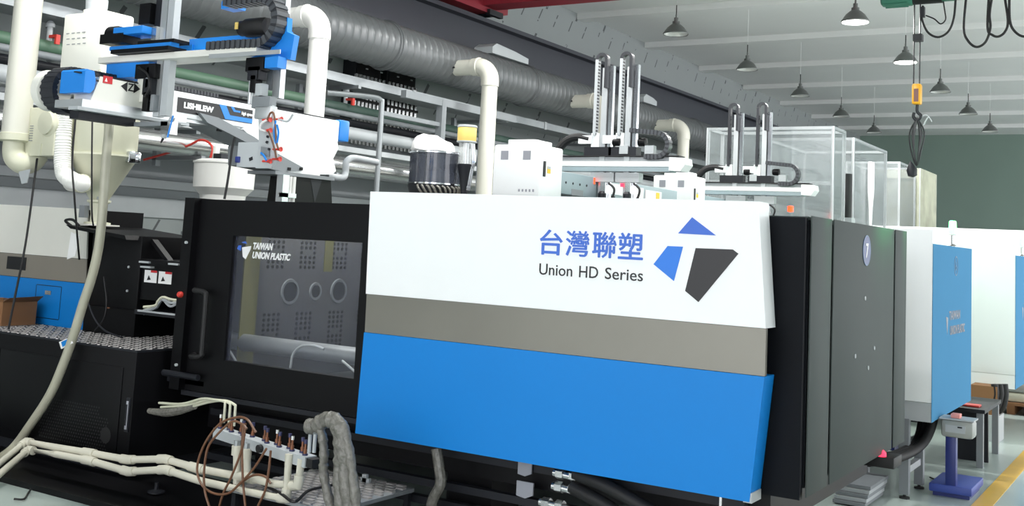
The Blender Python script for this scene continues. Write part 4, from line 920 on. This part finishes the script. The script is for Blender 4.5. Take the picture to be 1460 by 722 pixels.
# ================================================================== TWIN UPRIGHT ROBOTS ON THE FURTHER MACHINES
def twin_robot(X0, ybox, ux, label, chain_up, armY0, armY1, reach=1.7):
    """X0: X of the cross arm; control box in front of it; main beam behind along X"""
    t = thing('take_out_robot', label, 'robot', (X0+.5, ybox+.2, 1.85))
    bx0 = X0-1.08
    b = MB().box((bx0, ybox, 1.97), (bx0+.37, ybox+.43, 2.375), .018).build('control_box', 'white', t)
    MB().box((bx0+.05, ybox+.08, 2.37), (bx0+.32, ybox+.33, 2.42), .006).build('control_box_top', 'white', t)
    for dy in (.085, .29):
        g = MB().box((bx0-.003, ybox+dy, 2.255), (bx0+.002, ybox+dy+.068, 2.325)).build('vent', 'print_grey', b)
    MB().box((bx0+.055, ybox-.008, 2.13), (bx0+.085, ybox, 2.25)).build('door_handle', 'rubber', b)
    MB().box((bx0+.12, ybox-.003, 2.16), (bx0+.17, ybox, 2.215)).build('label', 'print_yellow', b)
    MB().box((bx0+.12, ybox-.0035, 2.195), (bx0+.17, ybox-.002, 2.215)).build('label', 'lgrey', b)
    for k in range(5):
        MB().box((bx0-.002, ybox+.04+.032*k, 2.005), (bx0+.001, ybox+.055+.032*k, 2.025)).build('print_mark', 'print_grey', b)
    # main beam along X
    mbm = MB().box((bx0+.371, ybox+.04, 2.02), (X0+reach, ybox+.3, 2.2), .008).build('main_beam', 'bluegrey', t)
    if reach > 1.5:
        MB().box((X0+.12, ybox+.035, 2.075), (X0+.9, ybox+.04, 2.17)).build('name_plate', 'white', t)
        MB().box((X0+.95, ybox+.03, 2.03), (X0+1.3, ybox+.04, 2.16)).build('name_plate', 'paper', t)
        MB().box((X0+1.17, ybox+.028, 2.07), (X0+1.25, ybox+.031, 2.15)).build('label', 'print_yellow', t)
    for k in range(4): MB().cyl((bx0+.5+.12*k, ybox+.04, 2.115), (bx0+.5+.12*k, ybox+.036, 2.115), .01, n=8).build('bolt', 'dark', mbm)
    MB().box((bx0+.6, ybox+.037, 2.02), (bx0+.8, ybox+.041, 2.07)).build('vent', 'grey', mbm)
    MB().box((bx0+1.2, ybox+.037, 2.02), (bx0+1.4, ybox+.041, 2.06)).build('vent', 'dark', mbm)
    MB().box((X0+.08, ybox+.02, 1.76), (X0+min(.9, reach-.01), ybox+.32, 2.02)).build('base', 'lgrey', t)
    # cross arm along Y
    MB().box((X0-.07, armY1+.08, 2.29), (X0+.07, armY0, 2.335), .004).build('cross_arm', 'white', t)
    MB().box((X0-.075, armY1+.12, 2.25), (X0+.05, armY0-.06, 2.287)).build('cross_arm_rail', 'bluegrey', t)
    MB().box((X0-.02, armY1+.1, 2.335), (X0+.06, armY0-.05, 2.375)).build('cross_arm_back', 'lgrey', t)
    MB().box((X0-.06, armY1+.05, 2.378), (X0+.06, armY0-.03, 2.386)).build('rack_strip', 'rubber', t)
    MB().prism([(X0-.08, armY1+.13, 2.37), (X0-.08, armY1, 2.365), (X0-.08, armY1-.01, 2.31), (X0-.08, armY1+.03, 2.255), (X0-.08, armY1+.13, 2.26)], (.17, 0, 0)).build('arm_end', 'white', t, smooth=False)
    for i, (y, zt, ct) in enumerate(ux):
        MB().box((X0-.03, y-.05, 2.0), (X0+.03, y-.0, zt-.12)).build('upright', 'alu', t)
        MB().box((X0-.01, y-.095, 2.0), (X0+.03, y-.06, zt-.1)).build('upright', 'chrome', t)
        MB().box((X0-.01, y-.058, 2.05), (X0+.02, y-.052, zt-.15)).build('belt', 'rubber', t)
        MB().box((X0-.04, y+.005, 2.44), (X0+.0, y+.08, 2.58)).build('anchor_block', 'white', t)
        MB().box((X0-.05, y+.07, 2.49), (X0+.0, y+.2, 2.56)).build('anchor_block', 'white', t)
        MB().box((X0-.05, y-.12, 2.385), (X0+.05, y+.14, 2.46)).build('slide_carriage', 'dark', t)
        MB().box((X0-.055, y-.28, 2.40), (X0+.0, y-.20, 2.47)).build('motor_cover', 'lgrey', t)
        MB().lathe((X0-.03, y-.13, 2.50), (0, -1, 0), [(.03, 0), (.035, .01), (.035, .07), (0, .075)], 12).build('motor', 'black', t)
        # tall chain over the upright
        chain(t, [(X0-.035, y+.045, 2.56), (X0-.035, y+.045, zt-.05)], .055, .026, (1, 0, 0), mt='lgrey' if ct else 'chain', cap='chain', link=.03, name='lift_chain', flat=True)
        chain(t, arc((X0-.035, y, zt-.05), .045, math.pi, 0, (0, -1, 0), (0, 0, 1))+[(X0-.035, y-.045, zt-.30)], .055, .026, (1, 0, 0), mt='chain', cap='chain', link=.03, name='lift_chain', flat=True)
        MB().box((X0-.06, y-.16, 2.16), (X0+.02, y+.06, 2.24)).build('gripper_bracket', 'lgrey', t)
        MB().box((X0-.05, y-.08, 1.95), (X0+.0, y-.03, 2.16)).build('gripper', 'steel', t)
        MB().lathe((X0-.055, y-.055, 1.98), (0, 0, 1), [(.03, 0), (.035, .02), (.035, .08), (.02, .1)], 12).build('gripper_motor', 'dark', t)
        MB().tube([(X0-.05, y-.11, 2.15), (X0-.06, y-.17, 2.1), (X0-.06, y-.15, 2.02), (X0-.05, y-.09, 1.97)], .01, 6).build('air_hose', 'rubber', t)
    # arm chains
    y0 = ux[0][0]; y1 = ux[-1][0]
    MB().tube([(X0-.02, y0+.10, 2.53), (X0-.02, y0+.22, 2.55), (X0-.02, y0+.33, 2.52), (X0-.02, y0+.43, 2.42)], .035, 10).build('arm_hose', 'rubber', t)
    chain(t, [(X0-.04, y1-.06, 2.60), (X0-.04, y1-.2, 2.585)]+arc((X0-.04, y1-.31, 2.475), .10, math.pi/2, -math.pi/2, (0, -1, 0), (0, 0, 1))+[(X0-.04, y1-.2, 2.375)], .07, .04, (1, 0, 0), link=.032, cap='chain_cap', name='arm_chain')
    return t
r6 = twin_robot(8.3, 4.25, [(4.28, 3.27, True), (4.045, 3.27, True)], 'white take-out robot with two tall chained uprights beside the cream drop pipe', True, 4.72, 3.48)
MB().lathe((8.22, 4.31, 2.13), (0, 0, 1), [(.0, 0), (.025, .01), (.025, .06), (0, .07)], 14).build('status_light', 'led_red', r6)
MB().box((8.23, 4.03, 2.12), (8.25, 4.05, 2.15)).build('status_light', 'led_pink', r6)
MB().box((9.0, 4.2, 1.98), (9.5, 4.26, 2.035)).build('red_cover', 'print_red', r6)
r5 = twin_robot(11.35, 4.25, [(4.215, 3.25, False), (3.895, 3.25, False)], 'white take-out robot with two tall uprights in front of the clear plastic cage', False, 4.72, 3.31, reach=.36)
MB().lathe(PX(11.0, 1127, 303), (0, 0, 1), [(.0, 0), (.03, .01), (.03, .06), (0, .07)], 14).build('status_light', 'led_red', r5)

# ================================================================== DRUM, FILTER
dm = thing('smoky_drum', 'clear smoky hopper drum with white bag on top behind the white panel', 'drum', (8.9, 6.46, 1.8))
Dx, Dy = 8.9, 6.46
MB().lathe((Dx, Dy, 0), (0, 0, 1), [(.262, 2.155), (.262, 2.47), (.252, 2.47), (.252, 2.155)], 40).build('drum_wall', 'smoke_drum', dm)
for z in (2.455, 2.142): MB().lathe((Dx, Dy, z), (0, 0, 1), [(.264, 0), (.27, .004), (.27, .018), (.264, .022)], 40, False).build('rim', 'chrome', dm)
MB().lathe((Dx, Dy, 0), (0, 0, 1), [(.0, 2.12), (.24, 2.12), (.24, 2.4), (.0, 2.41)], 32).build('pellet_fill', 'dark', dm)
MB().lathe((Dx, Dy, 0), (0, 0, 1), [(.06, 1.64), (.2, 1.9), (.27, 2.12), (.27, 2.14)], 32).build('cone', 'dark', dm)
MB().cyl((Dx, Dy, 1.6), (Dx, Dy, 1.66), .1, n=16).build('support', 'dark', dm)
rr = random.Random(11)
for k in range(12):
    a = 2.2+k*.19
    MB().tube([(Dx+.27*math.cos(a+.9), Dy+.27*math.sin(a+.9), 2.13), (Dx+.29*math.cos(a+1), Dy+.29*math.sin(a+1), 2.09+.02*rr.random()), (Dx+.26*math.cos(a+1.1), Dy+.26*math.sin(a+1.1), 2.05)], .012, 6).build('wrap_fold', 'plastic_wrap', dm)
bgp = MB()
nb = 26; prof = [(.20, 2.46), (.225, 2.50), (.215, 2.56), (.19, 2.60), (.13, 2.615), (.0, 2.62)]
rings = []
for r, h in prof:
    ring = []
    for k in range(nb):
        th = 2*math.pi*k/nb; w = 1+.05*math.sin(3*th+h*9)+.02*math.sin(7*th-h*20)
        ring.append(bgp.bm.verts.new((Dx+r*w*math.cos(th), Dy+.05+r*w*math.sin(th), h+(.07*math.sin(th+.5)*(h-2.46)/.18*min(1, r/.1))+.006*math.sin(5*th)*min(1, r/.1))))
    rings.append(ring)
for a, b in zip(rings, rings[1:]):
    for k in range(nb): bgp.bm.faces.new((a[k], a[(k+1) % nb], b[(k+1) % nb], b[k]))
bg_ = bgp.build('plastic_bag', 'film_bag'); tag(bg_, 'crumpled white plastic bag lying on the smoky drum', 'bag')
vf = thing('vacuum_loader', 'slim loader with yellow filter cap and clear tube beside the drum', 'loader', (8.9, 6.09, 1.8))
Vy = 6.095
MB().lathe((8.9, Vy, 0), (0, 0, 1), [(.092, 2.585), (.095, 2.59), (.095, 2.72), (.092, 2.725)], 28).build('filter', 'yellow_cap', vf)
MB().lathe((8.9, Vy, 0), (0, 0, 1), [(.096, 2.725), (.1, 2.73), (.1, 2.745), (.09, 2.75), (0, 2.752)], 28).build('cap', 'lgrey', vf)
MB().lathe((8.9, Vy, 0), (0, 0, 1), [(.096, 2.575), (.1, 2.58), (.1, 2.59)], 28).build('cap_ring', 'lgrey', vf)
MB().lathe((8.9, Vy, 0), (0, 0, 1), [(.075, 2.34), (.075, 2.58), (.07, 2.58), (.07, 2.34)], 28).build('glass_tube', 'glass_tube', vf)
MB().cyl((8.9, Vy, 2.34), (8.9, Vy, 2.58), .03, n=12).build('inner_tube', 'chrome', vf)
MB().lathe((8.9, Vy, 0), (0, 0, 1), [(.03, 2.05), (.05, 2.2), (.075, 2.33), (.08, 2.345), (.08, 2.36)], 24).build('funnel', 'dark', vf)
MB().cyl((8.9, Vy, 1.6), (8.9, Vy, 2.06), .03, n=12).build('stand', 'dark', vf)
for dy in (-.09, -.11): MB().tube([(8.87, Vy+dy, 2.56), (8.87, Vy+dy-.02, 2.4), (8.87, Vy+dy, 2.3), (8.87, Vy+dy+.03, 2.1)], .012, 8).build('pipe', 'chrome', vf)

# ================================================================== CLEAR PLASTIC CAGES
def cage(x0, x1, y0, y1, z0, z1, label, mt='film', shelf=None, post=.032):
    t = thing('plastic_cage', label, 'cage', ((x0+x1)/2, (y0+y1)/2, z0))
    for x in (x0, x1):
        for y in (y0, y1): MB().box((x-post/2, y-post/2, z0), (x+post/2, y+post/2, z1)).build('post', 'alu', t)
    for z in (z0+post/2, z1-post/2):
        for y in (y0, y1): MB().box((x0+post/2, y-post/2, z-post/2), (x1-post/2, y+post/2, z+post/2)).build('rail', 'alu', t)
        for x in (x0, x1): MB().box((x-post/2, y0+post/2, z-post/2), (x+post/2, y1-post/2, z+post/2)).build('rail', 'alu', t)
    e = .002
    for a, b in (((x0-post/2-e, y0, z0), (x0-post/2, y1, z1)), ((x1+post/2, y0, z0), (x1+post/2+e, y1, z1)), ((x0, y0-post/2-e, z0), (x1, y0-post/2, z1)), ((x0, y1+post/2, z0), (x1, y1+post/2+e, z1)), ((x0, y0, z1), (x1, y1, z1+e))):
        MB().box(a, b).build('sheet', mt, t)
    if shelf: MB().box((x0, y0, shelf), (x0+.05, y1, shelf+.04)).build('crossbar', 'alu', t)
    return t
cage(11.75, 12.2, 3.25, 4.68, 1.85, 3.04, 'clear plastic sheeted cage behind the robot with two dark uprights', shelf=2.40)
cage(13.95, 15.7, 3.6, 4.75, 1.846, 3.16, 'clear plastic sheeted cage with a rolled sheet hanging on its side')
cage(18.03, 19.2, 3.92, 4.75, 2.061, 3.22, 'narrow clear plastic cage between the rolled sheet and the cream cage', post=.03)
cage(19.5, 20.9, 3.9, 4.75, 2.061, 3.24, 'cream plastic sheeted cage farthest along the row', 'film_cream', post=.03)
rl = MB().lathe((0, 0, 0), (0, 0, 1), [(.03, 2.0), (.05, 2.05), (.07, 2.3), (.10, 2.45), (.11, 2.5), (.11, 2.88), (.10, 2.9), (0, 2.9)], 16)
for v in rl.bm.verts: v.co = Vector((14.62+v.co.x*.75, 3.535+v.co.y*.35, v.co.z+.005))
tag(rl.build('rolled_sheet', 'film_bag'), 'rolled white plastic sheet hanging against the second cage', 'plastic roll')
mo = thing('rack_motor', 'black motor with pale base standing between the first two cages', 'motor', (13.0, 3.55, 1.745))
MB().cyl((13.0, 3.42, 2.1), (13.0, 3.42, 2.62), .06, n=14).build('motor', 'rubber', mo)
MB().box((12.92, 3.34, 1.72), (13.08, 3.5, 2.1)).build('base', 'lgrey', mo)

# ================================================================== MANIFOLD AND PIPES IN FRONT OF MACHINE 7
A = Vector((4.56, 4.73, .44)); B = Vector((4.42, 3.90, .415))
mf = thing('water_manifold', 'grey water manifold bar with a row of brass nipples', 'manifold', (A+B)/2-Vector((0, 0, .05)))
d = (B-A).normalized(); side = Vector((0, 0, 1)).cross(d).normalized()
MB().bar(A, B, .075, .055).build('bar', 'lgrey', mf)
MB().bar(B, B+d*.05, .06, .045).build('end_plug', 'rubber', mf)
for k in range(15):
    if k == 6: continue
    p = A.lerp(B, .035+.066*k)+side*(.012 if k % 2 else -.012)+Vector((0, 0, .027))
    nb_ = MB().cyl(p, p+Vector((0, 0, .03)), .010, n=8).cyl(p+Vector((0, 0, .03)), p+Vector((0, 0, .07)), .006, n=8).build('nipple', 'brass', mf)
    MB().cyl(p+Vector((0, 0, .06)), p+Vector((0, 0, .08)), .010, n=8).build('nipple_cap', 'nut_blue' if k % 3 else 'steel', nb_)
    MB().cyl(p-Vector((0, 0, .0)), p+Vector((0, 0, .010)), .015, n=8).build('nipple_nut', 'nut_blue', nb_)
p = A.lerp(B, .55)-side*.04
MB().cyl(p, p-side*.02, .022, n=14).build('plug', 'rubber', mf)
# bent steel pipes at the left end
for k in range(3):
    p = A.lerp(B, .05+.06*k)+Vector((0, 0, .06))
    MB().tube([p, p+Vector((0, 0, .10)), p+Vector((.01, .02, .115)), p+Vector((.04, .12, .11+.006*k)), p+Vector((.1, .3, .09)), p+Vector((.15, .52, .03)), p+Vector((.2, .78+.02*k, .0-.02*k))], .0075, 8).build('supply_tube', 'beige', mf)
MB().tube([(4.75, 5.55, .44), (4.74, 5.4, .45), (4.72, 5.25, .48), (4.69, 5.08, .53)], .022, 10, radii=lambda t: .8+.4*math.sin(t*3.1)).build('tube_wrap', 'plastic_wrap', mf)
# white plastic water pipes
def pvc_run(pts, r, lab, joints):
    t = thing('water_pipe', lab, 'pipe', pts[0])
    MB().tube(pts, r, 16, smooth=False).build('pipe', 'pvcd', t)
    for i in joints:
        a = pts[max(0, i-1)]; b = pts[i]; c = pts[min(len(pts)-1, i+1)]
        u = (b-a).normalized() if i > 0 else (c-b).normalized(); v = (c-b).normalized() if i < len(pts)-1 else u
        MB().tube([b-u*.055, b-u*.02, b, b+v*.02, b+v*.055], r*1.28, 16, smooth=False).build('fitting', 'pvcd', t)
    return t
def XP(x, *qs): return [PX(x, *q) for q in qs]
up_ = [PZ(.06, -14, 672)] + XP(4.46, (37, 630), (78, 638), (127, 646), (182, 656), (235, 655), (280, 668), (320, 676)) + [PX(4.44, 352, 681)]
e1 = up_[-1]
up_ += [PX(4.42, 390, 690), PX(4.40, 425, 693), PX(4.40, 430, 655)]
pvc_run(up_, .021, 'white plastic water pipe, upper of the pair below the manifold', (1, 3, 4, 5, 6, 8, 10))
lo_ = [PZ(.06, -14, 688)] + XP(4.42, (40, 642), (80, 648), (127, 657), (183, 673), (236, 670), (285, 686), (345, 700)) + [PX(4.39, 408, 712), PX(4.39, 412, 648)]
pvc_run(lo_, .021, 'white plastic water pipe, lower of the pair below the manifold', (1, 3, 4, 5, 8))
for q0, q1, lab in (((352, 681), (352, 640), 'short white pipe riser under the middle of the manifold'), ((338, 698), (338, 636), 'short white pipe riser beside the coiled brown hose')):
    a = PX(4.46, *q0); b = PX(4.46, *q1)
    t = thing('pipe_riser', lab, 'pipe', a)
    MB().cyl(a, b, .022, n=14).build('pipe', 'pvcd', t)
    MB().cyl(b-Vector((0, 0, .05)), b, .028, n=14).build('fitting', 'pvcd', t)
    MB().cyl(b, b+Vector((0, 0, .03)), .018, n=8).build('nipple', 'galv', t)
# brown hoses
def hose_o(pts, lab):
    o = MB().tube(pts, .0065, 8, sub=8).build('coiled_hose', 'hosebrown'); tag(o, lab, 'hose')
hose_o(XP(4.33, (365, 617), (352, 598), (335, 596), (312, 606), (291, 635), (281, 668), (288, 692), (305, 704), (325, 704), (342, 690), (362, 668), (380, 640)), 'big coil of brown hose hanging over the manifold left end')
hose_o(XP(4.31, (352, 612), (345, 605), (330, 602), (308, 622), (296, 640), (291, 672), (292, 700), (298, 722), (304, 745)), 'brown hose arching off the manifold down to floor on the left')
hose_o(XP(4.35, (350, 604), (345, 640), (330, 680), (318, 705), (308, 740)), 'brown hose slanting down to floor inside the coil')
hose_o(XP(4.36, (347, 604), (345, 640), (346, 680), (348, 705), (352, 745)), 'straight brown hose hanging in front of the middle riser')
hose_o(XP(4.37, (386, 643), (383, 672), (378, 700), (368, 722), (360, 745)), 'brown hose dropping from the manifold middle to the step')
hose_o(XP(4.38, (332, 700), (345, 688), (362, 678), (378, 680), (386, 690)), 'short brown hose lying across the white water pipes')
# plastic wrapped hose bundle
wb = thing('wrapped_hoses', 'bundle of hoses wrapped in clear plastic film arching off the manifold end', 'hose bundle', PX(4.4, 480, 722))
for pts, r in (([(440, 608), (450, 608), (462, 600), (476, 600), (486, 612), (490, 640), (493, 680), (499, 735)], .045), ([(450, 606), (460, 597), (474, 594), (488, 606), (496, 635), (503, 680), (510, 735)], .03), ([(454, 606), (460, 625), (462, 650), (461, 670), (464, 690), (474, 735)], .028), ([(470, 598), (482, 615), (485, 650), (484, 690), (488, 735)], .04)):
    MB().tube(XP(4.37, *pts), r, 12, sub=6, radii=lambda t: .85+.08*math.sin(t*37)+.07*math.sin(t*83+1)).build('hose', 'plastic_wrap', wb)
for q in ((443, 612), (450, 612)):
    p = PX(4.38, *q); MB().cyl(p-Vector((0, 0, .12)), p, .01, n=8).build('nipple', 'lgrey', wb)
    MB().lathe(p, (-1, 0, 0), [(.03, -.02), (.032, 0), (.02, .02), (0, .021)], 12).build('elbow', 'grey', wb)
# perforated step beside the machine
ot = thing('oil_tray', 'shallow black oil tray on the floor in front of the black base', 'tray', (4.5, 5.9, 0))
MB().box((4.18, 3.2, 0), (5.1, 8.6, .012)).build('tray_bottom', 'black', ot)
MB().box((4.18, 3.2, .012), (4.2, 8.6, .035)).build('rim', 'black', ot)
stp = thing('perforated_step', 'light perforated metal step under the wrapped hoses', 'step', (4.9, 4.35, 0))
sx0, sx1, sy0, sy1, sz = 4.40, 5.10, 3.72, 4.45, .2
MB().box((sx0, sy0, sz-.02), (sx1, sy1, sz)).build('plate', 'grey', stp)
sg = MB()
for i in range(14):
    for k in range(10):
        x = sx0+.03+.05*i; y = sy0+.04+.072*k+(.036 if i % 2 else 0)
        if y < sy1-.03: sg.obox((x, y, sz+.004), (1, 0, 0), (0, 1, 0), (0, 0, 1), (.015, .026, .005))
sg.build('raised_pattern', 'tread', stp)['kind'] = 'stuff'
for lx in (sx0+.01, sx1-.04):
    for ly in (sy0+.01, sy1-.04): MB().box((lx, ly, .021), (lx+.03, ly+.03, sz-.02)).build('leg', 'dark', stp)
cord([PZ(.22, 372, 690), PZ(.235, 400, 704), PZ(.235, 420, 716), PZ(.235, 440, 700), PZ(.235, 470, 693), PZ(.235, 478, 690)], .008, 'rubber', 'step_cable', 'black cable lying on the perforated step')
cord([PZ(.012, 20, 712), PZ(.012, 34, 712), PZ(.012, 40, 704), PZ(.012, 44, 698)], .006, 'rubber', 'floor_cable', 'short black cable end on the floor by the black base')
cst = thing('levelling_foot', 'dark adjustable machine foot at the base corner', 'foot', PZ(0, 222, 708))
p = PZ(0, 222, 708); MB().lathe(p, (0, 0, 1), [(.05, .021), (.05, .03), (.03, .035), (.012, .04), (.012, .08), (0, .08)], 16).build('pad', 'dark', cst)

# ================================================================== AISLE END: FRAME, HOSES, SCALE
fm = thing('steel_stand', 'grey square tube stand under the white panel beside the grey covers', 'stand', (8.2, 1.8, 0))
for x, y, zt in ((7.97, 1.67, .54), (8.40, 1.66, .36), (8.30, 2.02, .45)):
    MB().box((x-.03, y-.03, .03), (x+.03, y+.03, zt)).build('leg', 'grey', fm)
    MB().cyl((x, y, .0), (x, y, .012), .035, n=14).cyl((x, y, .01), (x, y, .05), .01, n=8).build('foot', 'rubber', fm)
MB().box((7.98, 1.645, .17), (8.40, 1.685, .215)).build('rail', 'lgrey', fm)
MB().bar((7.97, 1.69, .22), (7.85, 2.6, .22), .04).build('rail', 'grey', fm)
MB().box((7.945, 1.66, .34), (8.42, 1.70, .37)).build('rail', 'grey', fm)
bxp = MB().box((8.02, 1.75, .30), (8.14, 2.2, .52)).build('blue_panel_box', 'scale_pole', fm)
for k, (dx, r) in enumerate(((0, .032), (.05, .03), (.09, .028))):
    o = MB().tube([PX(X_+dx, *q) for X_, q in ((8.3, (1331-9*k, 590)), (8.25, (1330-8*k, 602)), (8.15, (1320-6*k, 627)), (7.9, (1300-2*k, 645-3*k)), (7.6, (1270, 656-3*k)), (7.25, (1238, 659-4*k)))], r, 12).build('cable_hose', 'rubber')
    tag(o, 'thick black hose sagging from behind the white panel to under the grey covers', 'hose', 'black hoses under the white panel')
lt = thing('indicator_box', 'small black box with lit red button under the grey covers', 'switch box', PX(6.9, 1258, 655))
p = PX(6.6, 1257, 650)
MB().box(p+Vector((-.05, -.08, -.06)), p+Vector((.15, .1, -.0)), .005).build('case', 'rubber', lt)
MB().lathe(p+Vector((-.02, 0, 0)), (0, 0, 1), [(.03, 0), (.03, .02), (.015, .035), (0, .036)], 14).build('button', 'led_pink', lt)
bn = thing('profile_strips', 'bundle of grey profile strips lying on the floor under the grey covers', 'strips', PZ(0, 1215, 700))
for k in range(5):
    a = PZ(.02+.025*k, 1198+2*k, 716-6*k); MB().box(a+Vector((0, -.16, -.01)), a+Vector((.5, .05, .012))).build('strip', 'lgrey' if k % 2 else 'grey', bn)
# platform scale
sc = thing('platform_scale', 'blue platform scale with column and grey display head beside the yellow line', 'scale', (8.42, 1.42, 0))
MB().box((8.22, 1.28, .03), (8.72, 1.56, .085), .008).build('platform', 'scale_blue', sc)
MB().box((8.26, 1.30, .0), (8.68, 1.54, .03)).build('base', 'scale_pole', sc)
MB().box((8.23, 1.385, .07), (8.30, 1.455, .48), .006).build('column', 'scale_pole', sc)
sh = MB().box((8.20, 1.27, .415), (8.36, 1.48, .535), .02).build('display_head', 'greyplastic', sc)
MB().box((8.195, 1.32, .45), (8.2, 1.45, .50)).build('key_panel', 'lgrey', sh)
MB().box((8.193, 1.34, .485), (8.198, 1.37, .495)).build('display', 'dark', sh)
MB().box((8.19, 1.265, .535), (8.38, 1.49, .545)).build('head_top', 'lgrey', sc)
tag(MB().box((8.22, 1.36, .546), (8.3, 1.42, .575), .004).build('paper_pad', 'pink'), 'pink note pad on the display head of the scale', 'note pad')
# table and hoses under the machine behind the scale
tb = thing('low_table', 'low work table behind the scale with dark side panel', 'table', (10.2, 1.6, 0))
MB().box((9.6, 1.40, .43), (10.5, 2.1, .46)).build('top', 'dark', tb)
for x, y in ((9.64, 1.44), (10.46, 1.44), (9.64, 2.06), (10.46, 2.06)): MB().box((x-.025, y-.025, 0), (x+.025, y+.025, .43)).build('leg', 'grey', tb)
MB().prism([(9.9, 1.42, .43), (9.92, 1.42, .0), (9.92, 1.75, 0), (9.9, 1.75, .43)], (.03, 0, 0)).build('side_panel', 'dark', tb)
rg = MB().box((9.72, 1.46, .461), (9.84, 1.60, .476), .005).build('red_pouch', 'redcap'); tag(rg, 'small red pouch on the low table', 'pouch')
cx = thing('small_carton', 'small brown carton under the machine behind the scale', 'carton', (11.3, 1.72, 0))
MB().box((11.15, 1.52, .24), (11.4, 1.75, .5)).build('body', 'cardboard', cx)
MB().box((11.12, 1.5, 0), (11.43, 1.78, .24)).build('base_box', 'lgrey', cx)
for k in range(3):
    o = MB().tube([PX(11.3-.06*k, *q) for q in ((1432-7*k, 548), (1433-7*k, 565), (1428-8*k, 582), (1412-6*k, 592), (1390, 596-4*k))], .032, 12).build('cable_hose', 'rubber')
    tag(o, 'black hose hanging below the machine behind the scale', 'hose', 'black hoses behind the scale')
wc = MB().lathe((11.62, 1.72, 0), (0, 0, 1), [(.12, 0), (.13, .02), (.13, .52), (.1, .54), (0, .541)], 24).build('white_cylinder', 'pvcw'); tag(wc, 'white cylindrical tank under the machine behind the scale', 'tank')
# sacks on a pallet far along the aisle
pt = thing('pallet', 'pallet of flat grey brown sacks far along the aisle', 'pallet', (14.0, 1.6, 0))
for y in (1.35, 1.65, 1.95): MB().box((13.4, y, 0), (14.4, y+.08, .1)).build('bearer', 'cardboard', pt)
MB().box((13.35, 1.3, .1), (14.45, 2.1, .13)).build('deck', 'cardboard', pt)
for k in range(3):
    sk = MB().box((13.4+.02*k, 1.3+.03*k, .131+.105*k), (14.4, 2.08-.02*k, .234+.105*k), .035).build('sack', 'greyplastic' if k % 2 else 'beige'); tag(sk, ['lowest sack on the pallet far along the aisle', 'middle sack on the pallet far along the aisle', 'topmost sack on the pallet far along the aisle'][k], 'sack', 'sacks on the pallet')
cord([PZ(.01, 1326, 681), PZ(.01, 1334, 684), PZ(.01, 1343, 682)], .006, 'rubber', 'floor_wire', 'short wire scrap on the floor between the stand and the scale')
